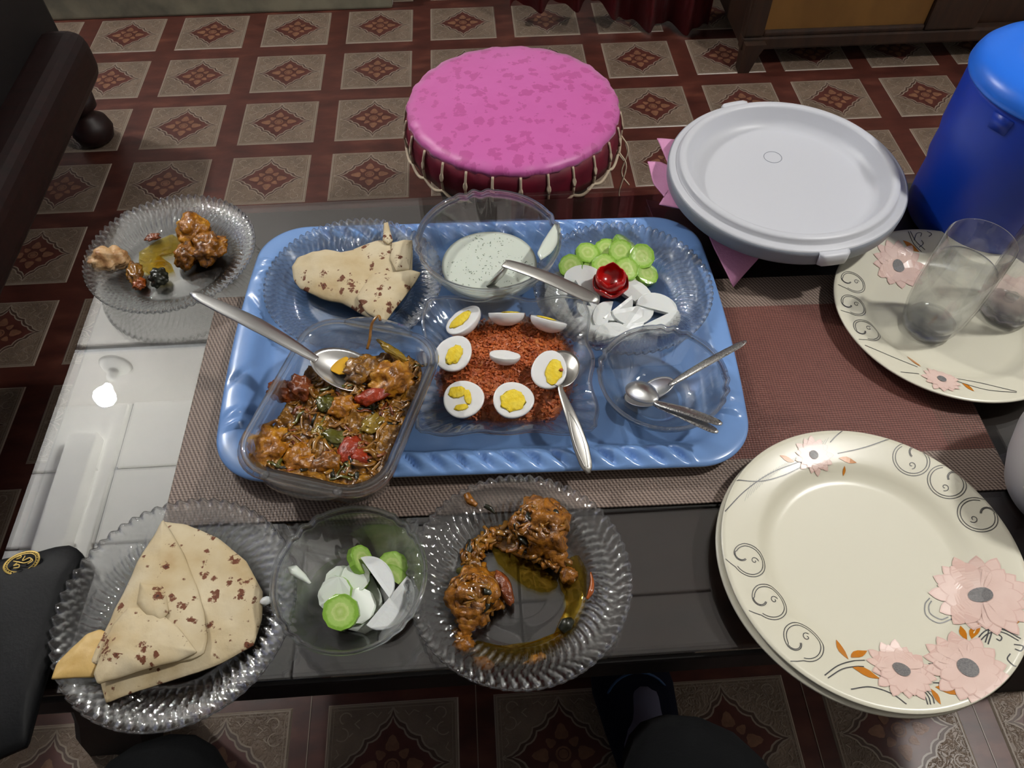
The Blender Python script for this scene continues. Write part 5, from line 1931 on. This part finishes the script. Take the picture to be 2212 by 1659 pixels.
for px in ([(1566, 1105), (1610, 1060), (1665, 1022), (1731, 996)], [(1588, 1037), (1640, 1040), (1690, 1028), (1733, 1008)], [(1793, 956), (1806, 942), (1822, 929)], [(1809, 980), (1870, 966), (1928, 946)],
           [(1781, 1459), (1810, 1438), (1842, 1428), (1868, 1426)], [(1788, 1465), (1818, 1446), (1846, 1440), (1866, 1440)], [(1838, 1489), (1880, 1484), (1925, 1498), (1958, 1521)], [(1984, 1489), (1998, 1505), (2004, 1522)], [(1994, 1490), (2006, 1506), (2010, 1522)], [(2000, 1490), (2014, 1506), (2018, 1520)],
           [(2015, 1475), (2035, 1475), (2052, 1473)], [(2005, 1434), (2028, 1433)], [(2005, 1442), (2030, 1441)],
           [(2008, 1292), (1998, 1306), (2001, 1330), (2028, 1346), (2056, 1337)], [(2012, 1298), (2006, 1310), (2010, 1326), (2032, 1338), (2048, 1333)],
           [(2124, 1335), (2135, 1360), (2128, 1388)], [(2136, 1336), (2142, 1362), (2134, 1392)], [(2108, 1384), (2130, 1362), (2165, 1360), (2205, 1380)], [(2115, 1386), (2136, 1368), (2165, 1366), (2200, 1384)],
           [(2150, 1366), (2163, 1376), (2160, 1384), (2152, 1380)], [(2190, 1392), (2210, 1396), (2205, 1406), (2192, 1402)], [(2182, 1412), (2176, 1424), (2190, 1438), (2204, 1440)]):
    pp.curve(px, .0009)
hl = []
for k in range(34):
    u0 = 1600 + k * 6.2
    v1_ = 1100 - (k * 6.2 + 20) * .62 + max(0, k - 12) * 1.6
    a, b = pp.loc(u0 - 4, max(930, 1096 - k * 6.8 + .085 * k * k * 1.0)), pp.loc(u0 + 10, 1050 - k * 3.6)
    hl.append([a.lerp(b, s / 4) for s in range(5)])
pp.stroke(hl[2:30], .0003, 'ink_l', 'printed_hatching', .0002)

c2 = Vector((.5215, .5380, 0))
RAD2 = .1270
Z2 = TZ + .0028
p2 = cream_plate('cream dinner plate under the water glasses at the far right', c2, RAD2, Z2)
pq = Print(p2, c2, RAD2, Z2)
pq.flower(1940, 577, .0330, 14, 6, .22)
pq.flower(2033, 820, .0205, 13, 7, .22)
pq.flower(2185, 640, .0330, 14, 8, .22)
for q in ((1985, 545, 1950, 520), (1988, 792, 1960, 768), (2078, 828, 2104, 846)): pq.leaf(*q)
for q in ((1842, 610, .0150, 3.9), (1843, 660, .0150, 4.1), (1872, 714, .0155, 4.4)): pq.scroll(*q)
for px in ([(1868, 746), (1920, 768), (1982, 793)], [(1945, 804), (1985, 808)], [(2066, 818), (2120, 828), (2196, 846)], [(2064, 823), (2130, 842), (2196, 848)], [(1962, 500), (1972, 525), (1990, 545)], [(1966, 500), (1978, 522), (1998, 540)],
           [(1974, 520), (1980, 505), (1990, 504), (1988, 512)], [(2002, 500), (2012, 506), (2006, 512)], [(1985, 535), (1994, 527), (1990, 520)]):
    pq.curve(px, .0008)

# ------------------------------------------------------------------ water glasses
def tumbler(label, c, z0, h=.128):
    t = empty('water_glass', (c[0], c[1], z0))
    tag(t, label, 'glass', 'tumblers of water')
    rb, rm, rt_ = .027, .0345, .0335
    out = [(0, 0), (rb - .003, 0), (rb, .003), (rb + .003, .012), (rm - .0015, .030), (rm, .055), (rm, .085), (rt_, h - .001), (rt_ - .0005, h), (rt_ - .0013, h - .0006), (rm - .0016, .085), (rm - .0018, .055), (rm - .0036, .030), (rb + .0008, .016), (rb - .006, .0125), (0, .0115)]
    lathe('glass_wall', out, 96, M['tumbler'], t)
    lathe('base', [(0, .0008), (rb - .005, .0008), (rb - .001, .004), (rb - .0005, .011), (rb - .006, .0118), (0, .0110)], 64, M['glass_solid'], t,
          fn=lambda a, r, z: (r * (1 + .02 * math.sin(a * 7 + z * 900)), z))
    wt = lathe('water', [(0, .0122), (rb - .007, .0130), (rb + .0002, .0166), (rm - .0040, .030), (rm - .0021, .055), (rm - .0019, .085), (rm - .0019, .0905), (rm - .004, .0900), (0, .0900)], 96, M['water'], None,
               fn=lambda a, r, z: (r, z + (.0005 * math.sin(a * 3 + r * 500) if z > .0895 else 0)))
    wt.location = (c[0], c[1], z0)
    return t, wt


g1 = at(2003, 722, Z2 + .005)
t, wt = tumbler('clear tumbler of water standing nearest on the far cream plate', (g1.x + .004, g1.y + .012), Z2 + .0042)
tag(wt, 'water in the nearer tumbler on the cream plate', 'water', kind='stuff')
g2 = at(2165, 688, Z2 + .005)
t, wt = tumbler('clear tumbler of water at the right picture edge behind the nearer one', (g2.x + .004, g2.y + .010), Z2 + .0042)
tag(wt, 'water in the tumbler at the right picture edge', 'water', kind='stuff')

# ------------------------------------------------------------------ white lid, napkins
LZ = .522
lc = at(1703, 355, LZ)
LR = .1400
t = empty('hotpot_lid', (lc.x, lc.y, MZ))
tag(t, 'round white hotpot lid lying upside down with grey sides and two tabs', 'lid')
hz = LZ - MZ
lathe('inner_shell', [(0, hz - .024), (.098, hz - .024), (.106, hz - .0225), (.112, hz - .014), (.117, hz - .003), (.1185, hz - .0005), (.121, hz), (.1265, hz - .0002), (.1280, hz - .0022), (.1290, hz - .0065), (.1305, hz - .0075), (.1365, hz - .0078), (.1385, hz - .0090), (.139, hz - .012)], 160, M['white_plastic'], t)
lathe('outer_shell', [(.1385, hz - .0095), (.1398, hz - .0105), (.1400, hz - .014), (.1390, hz - .026), (.133, hz - .033), (.115, hz - .045), (.07, hz - .060), (.04, .006), (.038, .0005), (0, 0)], 160, M['grey_plastic'], t)
lathe('centre_mark', [(.0105, hz - .0238), (.0109, hz - .0234), (.0113, hz - .0238)], 40, M['grey_plastic'], t).location = (0, .045, 0)
for a in (R(-84), R(102)):
    sec = []
    for k in range(9):
        s = -.017 + .034 * k / 8
        ins = .0 if abs(s) < .015 else .003
        an = a + s / .14
        d = Vector((math.cos(an), math.sin(an), 0))
        sec.append([d * r_ + Vector((0, 0, z_)) for r_, z_ in ((.134, hz - .009), (.1445 - ins, hz - .0085), (.1465 - ins, hz - .0105), (.1462 - ins, hz - .023), (.1440 - ins, hz - .024), (.1425 - ins, hz - .013), (.134, hz - .0125))])
    loft('tab', sec, M['white_plastic'], t)
t = patch('napkin', zpx([(1410, 352), (1480, 360), (1560, 420), (1625, 500), (1640, 560), (1587, 612), (1540, 548), (1500, 490), (1445, 445), (1430, 400)], .452), lambda x, y, t_: .4455 + .045 * max(0, min(1, (y - .60) / .15)) + .002 * fbm(Vector((x, y, 0)), 30, 2), lambda t_: .0012, M['napkin'], None, rings=10, seg=80)
tag(t, 'pink paper napkin sticking out below the white lid toward the mat', 'napkin', 'pink paper napkins')
lf = patch('napkin', zpx([(1399, 349), (1428, 350), (1500, 380), (1520, 430), (1470, 450), (1424, 440), (1436, 425), (1412, 395)], .487), lambda x, y, t_: .487 + .002 * fbm(Vector((x, y, 3)), 30, 2), lambda t_: .0015, M['napkin'], None, rings=8, seg=60)
tag(lf, 'pink paper napkin corner sticking out left of the white lid', 'napkin', 'pink paper napkins')

# ------------------------------------------------------------------ blue cooler jug
jc = Vector((0.636, 0.690, MZ))
t = empty('water_cooler', (0.638, 0.705, TZ))
tag(t, 'blue plastic water cooler with a bright blue lid at the far right', 'cooler')
lathe('body', [(0, 0), (.086, 0), (.091, .004), (.092, .03), (.0915, .06), (.0945, .075), (.094, .10), (.0965, .115), (.0970, .180), (.095, .190), (0, .192)], 128, M['blue_plastic'], t)
lathe('lid', [(0, .186), (.094, .186), (.0995, .188), (.1005, .191), (.0995, .196), (.097, .202), (.091, .208), (.080, .2115), (.062, .2130), (.050, .2120), (.047, .209), (0, .208)], 128, M['blue_lid'], t)
star = []
for i in range(10):
    a = 2 * PI * i / 10
    r_ = .030 if i % 2 == 0 else .017
    star.append((r_ * math.cos(a), r_ * math.sin(a)))
patch('lid_recess', star, lambda x, y, q: .2102, lambda q: .0008, M['blue_dark'], t, rings=3, seg=40)
hndl = loft('moulded_grip', [[Vector((x, y, z)) for (y, z) in ((-.010, .164), (.010, .164), (.012, .181), (-.012, .181))] for x in (-.098, -.093)], M['blue_plastic'], t)
hndl.rotation_euler = (0, 0, R(28))

# ------------------------------------------------------------------ floral jug at the right edge
t = empty('floral_jug', (0.551, 0.317, TZ))
tag(t, 'grey-white round jug with printed flowers at the right picture edge', 'jug')
jp = [(0, 0), (.052, 0), (.056, .004), (.066, .03), (.0735, .06), (.076, .09), (.074, .12), (.064, .145), (.05, .16), (.045, .175), (0, .178)]
lathe('body', jp, 96, plain('white_enamel', srgb(196, 194, 196), .3), t)


def jr(z):
    for (a, za), (b, zb) in zip(jp[1:], jp[2:]):
        if z <= zb and zb > za: return a + (b - a) * (z - za) / (zb - za)
    return .05


def jug_flower(a, z, r, mk, n=5):
    V, Fc = [], []
    for k in range(n):
        th = 2 * PI * k / n
        b = len(V)
        for q, ww in ((.15, .12), (.5, .32), (.8, .26), (1, .03)):
            for s in (-1, 1):
                lx = r * (q * math.cos(th) - s * ww * math.sin(th)); lz = r * (q * math.sin(th) + s * ww * math.cos(th))
                rr_ = jr(z + lz) + .0005
                V.append((rr_ * math.cos(a + lx / rr_), rr_ * math.sin(a + lx / rr_), z + lz))
        for i in range(3): Fc.append((b + 2 * i, b + 2 * i + 1, b + 2 * i + 3, b + 2 * i + 2))
    return mesh_obj('printed_flower', V, Fc, mk, t, False)


JM = [plain('jug_print_yellow', srgb(190, 160, 70), .4), plain('jug_print_white', srgb(230, 226, 220), .4), plain('jug_print_red', srgb(170, 40, 36), .4), plain('jug_print_pink', srgb(206, 60, 96), .4), plain('jug_print_orange', srgb(200, 120, 60), .4)]
for k, (da, z, r, mi) in enumerate(((.0, .112, .010, 0), (.02, .085, .009, 4), (-.16, .082, .007, 2), (-.10, .062, .007, 0), (.22, .05, .010, 3), (-.05, .046, .008, 1), (.2, .10, .010, 1), (-.18, .105, .006, 1), (.1, .125, .008, 1))):
    jug_flower(PI + .05 + .25 + da * 1.0, z, r, JM[mi], 5 if k % 2 else 6)
for k, (da, z0, z1) in enumerate(((.02, .05, .108), (-.12, .05, .10), (.12, .05, .12))):
    pts = []
    for i in range(9):
        z = z0 + (z1 - z0) * i / 8
        a = PI + .3 + da + .03 * math.sin(i * .9)
        r_ = jr(z) + .0004
        pts.append(Vector((r_ * math.cos(a), r_ * math.sin(a), z)))
    tube('printed_stem', pts, .0006, JM[1] if k else M['ink'], t, 5)

# ------------------------------------------------------------------ black bag at the near left corner
BG = [(-60, 1212), (0, 1197), (60, 1186), (110, 1172), (140, 1169), (160, 1178), (169, 1192), (165, 1215), (140, 1290), (105, 1390), (70, 1500), (40, 1605), (-40, 1640), (-160, 1560)]
bz = .4615
bg = patch('bag', zpx(BG, bz), lambda x, y, t_: bz - .009 + .009 * (1 - t_ ** 5) + .0012 * fbm(Vector((x, y, 0)), 14, 2), lambda t_: .0205 * (1 - t_ ** 5) * .55 + .006, M['black_bag'], None, rings=14, seg=110)
tag(bg, 'black leather bag with a round gold emblem on the near left table corner', 'bag')
V, Fc = [], []
ec = at(46, 1214, bz + .0015)
e1 = at(82, 1196, bz + .0015) - ec
e2 = at(62, 1232, bz + .0015) - ec


def em(r, a): return ec + e1 * (r * math.cos(a)) + e2 * (r * math.sin(a) * .78) + Vector((0, 0, -.004 * max(0, r * math.cos(a - 1.9))))


for rr0, wd in ((1.0, .0010), (.82, .0005)):
    tube_data([em(rr0, 2 * PI * k / 60) for k in range(61)], wd, 5, V, Fc, flat=.4)
for k in range(30):
    a = 2 * PI * k / 30
    tube_data([em(.86, a), em(.97, a + .06)], .0005, 4, V, Fc, flat=.4)
for (p0, p1) in (((.45, -.1), (.6, .5)), ):
    pass
for st in ([(-.3, -.5), (-.1, -.1), (.1, .3), (.45, .35), (.5, .0), (.1, -.05), (.4, -.45)], [(-.55, .25), (-.3, .45), (-.2, .15), (-.45, .0), (-.2, -.1)], [(.2, .55), (.5, .5), (.55, .2)], [(-.1, -.55), (.15, -.5), (.2, -.7), (-.05, -.75)]):
    tube_data(smooth_path([ec + e1 * x + e2 * (y * .78) + Vector((0, 0, .0003)) for x, y in st], 5), .0006, 5, V, Fc, flat=.4)
mesh_obj('gold_emblem', V, Fc, M['gold'], bg)

# ------------------------------------------------------------------ the seated person whose knees show at the bottom
def skin_mesh(name, joints, bones, mats, mat_fn, parent=None, sub=2, root=0):
    me = bpy.data.meshes.new(name)
    me.from_pydata([j[0] for j in joints], bones, [])
    o = bpy.data.objects.new(name, me)
    C.objects.link(o)
    md = o.modifiers.new('s', 'SKIN')
    sv = me.skin_vertices[0].data
    for k, j in enumerate(joints):
        r = j[1]
        sv[k].radius = (r, r) if not isinstance(r, tuple) else r
        sv[k].use_root = (k == root)
    md.use_smooth_shade = True
    s2 = o.modifiers.new('u', 'SUBSURF'); s2.levels = sub; s2.render_levels = sub
    dg = bpy.context.evaluated_depsgraph_get()
    dg.update()
    ev = o.evaluated_get(dg)
    m2 = bpy.data.meshes.new_from_object(ev)
    bpy.data.objects.remove(o)
    m2.materials.clear()
    for mm in mats: m2.materials.append(mm)
    for p in m2.polygons:
        p.material_index = mat_fn(p.center)
        p.use_smooth = True
    o = bpy.data.objects.new(name, m2)
    C.objects.link(o)
    if parent: o.parent = parent
    return o


PY = -0.42
J = [((-.04, PY, .50), .135),            # 0 pelvis
     ((-.04, PY - .06, .66), .13), ((-.04, PY - .09, .84), .145), ((-.04, PY - .08, .98), .11), ((-.04, PY - .05, 1.06), .05), ((-.04, PY - .01, 1.11), .052),      # spine, chest, neck
     ((.06, PY + .04, .49), .095), ((.10, PY + .26, .475), .085), ((.140, .075, .475), .070), ((.150, .098, .40), .058), ((.165, .145, .22), .048), ((.175, .165, .09), .036), ((.182, .20, .045), .034), ((.188, .27, .03), .028),     # right leg
     ((-.14, PY + .04, .49), .095), ((-.19, PY + .26, .47), .085), ((-.278, .118, .43), .060), ((-.282, .122, .37), .052), ((-.285, .05, .22), .046), ((-.29, .0, .09), .036), ((-.292, .03, .045), .034), ((-.295, .07, .03), .028),   # left leg
     ((.12, PY - .09, .97), .07), ((.20, PY - .04, .80), .046), ((.17, PY + .16, .84), .038), ((.10, PY + .26, .95), .028),   # right arm up to the phone
     ((-.20, PY - .09, .97), .07), ((-.28, PY - .04, .80), .046), ((-.25, PY + .16, .84), .038), ((-.16, PY + .26, .95), .028)]
Bn = [(0, 1), (1, 2), (2, 3), (3, 4), (4, 5), (0, 6), (6, 7), (7, 8), (8, 9), (9, 10), (10, 11), (11, 12), (12, 13), (0, 14), (14, 15), (15, 16), (16, 17), (17, 18), (18, 19), (19, 20), (20, 21),
      (3, 22), (22, 23), (23, 24), (24, 25), (3, 26), (26, 27), (27, 28), (28, 29)]


def pmat(c):
    if c.z < .17 and c.y > .05: return 2
    if c.z > 1.05 and c.y < PY + .1: return 3
    if c.z > .60 and c.y > PY + .20: return 3
    if c.z > .58: return 1
    return 0


per = skin_mesh('person', J, Bn, [M['trouser'], M['shirt'], M['sock'], M['skin']], pmat)
tag(per, 'seated person in black trousers, knees at the near table edge', 'person')


def shoe(x, y, ang, with_line=True):
    V, Fc = [], []
    secs = []
    for (s, hw, h0, h1) in ((-.07, .022, .0, .055), (-.05, .032, .0, .075), (.0, .036, .0, .080), (.05, .042, .0, .066), (.10, .047, .0, .052), (.14, .044, .0, .040), (.165, .030, .0, .028), (.175, .012, .004, .018)):
        q = []
        for k in range(14):
            a = 2 * PI * k / 14
            q.append(Vector((1.18 * hw * math.copysign(abs(math.cos(a)) ** .7, math.cos(a)), s, (h0 + h1) / 2 + (h1 - h0) / 2 * math.copysign(abs(math.sin(a)) ** .8, math.sin(a)))))
        secs.append(q)
    o = loft('shoe', secs, M['shoe'], per)
    o.location = (x, y, 0.001)
    o.rotation_euler = (0, 0, ang)
    ln = [Vector((.045 * math.cos(a), .072 + .038 * math.sin(a), .062 - .006 * abs(math.cos(a)) - .016 * abs(math.cos(a)) ** 4)) for a in [PI * k / 16 for k in range(17)]]
    tube('shoe_piping', ln, .0016, M['shoe_line'], o, 6)
    return o


shoe(.183, .17, R(4))
shoe(-.292, .0, R(2))
# head with face and hair
hd = blob('head', (-.04, PY + .01, 1.20), (.072, .088, .105), M['skin'], 1, .02, 1.0, 3, 0, per)
blob('hair', (-.04, PY - .012, 1.232), (.078, .088, .088), M['hair'], 4, .06, 2.0, 3, 0, per)
blob('nose', (-.04, PY + .098, 1.195), (.010, .016, .018), M['skin'], 2, .02, 1, 2, 0, per)
for s in (-1, 1):
    blob('eye', (-.04 + s * .028, PY + .086, 1.21), (.010, .007, .006), M['ceramic'], 2, 0, 1, 2, 0, per)
    blob('ear', (-.04 + s * .074, PY + .0, 1.195), (.010, .018, .028), M['skin'], 2, .05, 1, 2, 0, per)
blob('mouth', (-.04, PY + .090, 1.155), (.022, .006, .006), M['tomato_cook'], 2, .02, 1, 2, 0, per)
# sofa seat the person sits on
t = empty('sofa', (0, -.7, 0))
tag(t, 'plain dark sofa seat under the seated person', 'sofa')
box('seat', (0, -.02, .27), (1.5, .62, .22), M['stool_body'], t, .04)
box('backrest', (0, -.42, .55), (1.5, .18, .7), M['stool_body'], t, .05)
box('base', (0, -.08, .09), (1.46, .6, .16), M['black_wood'], t, .01)
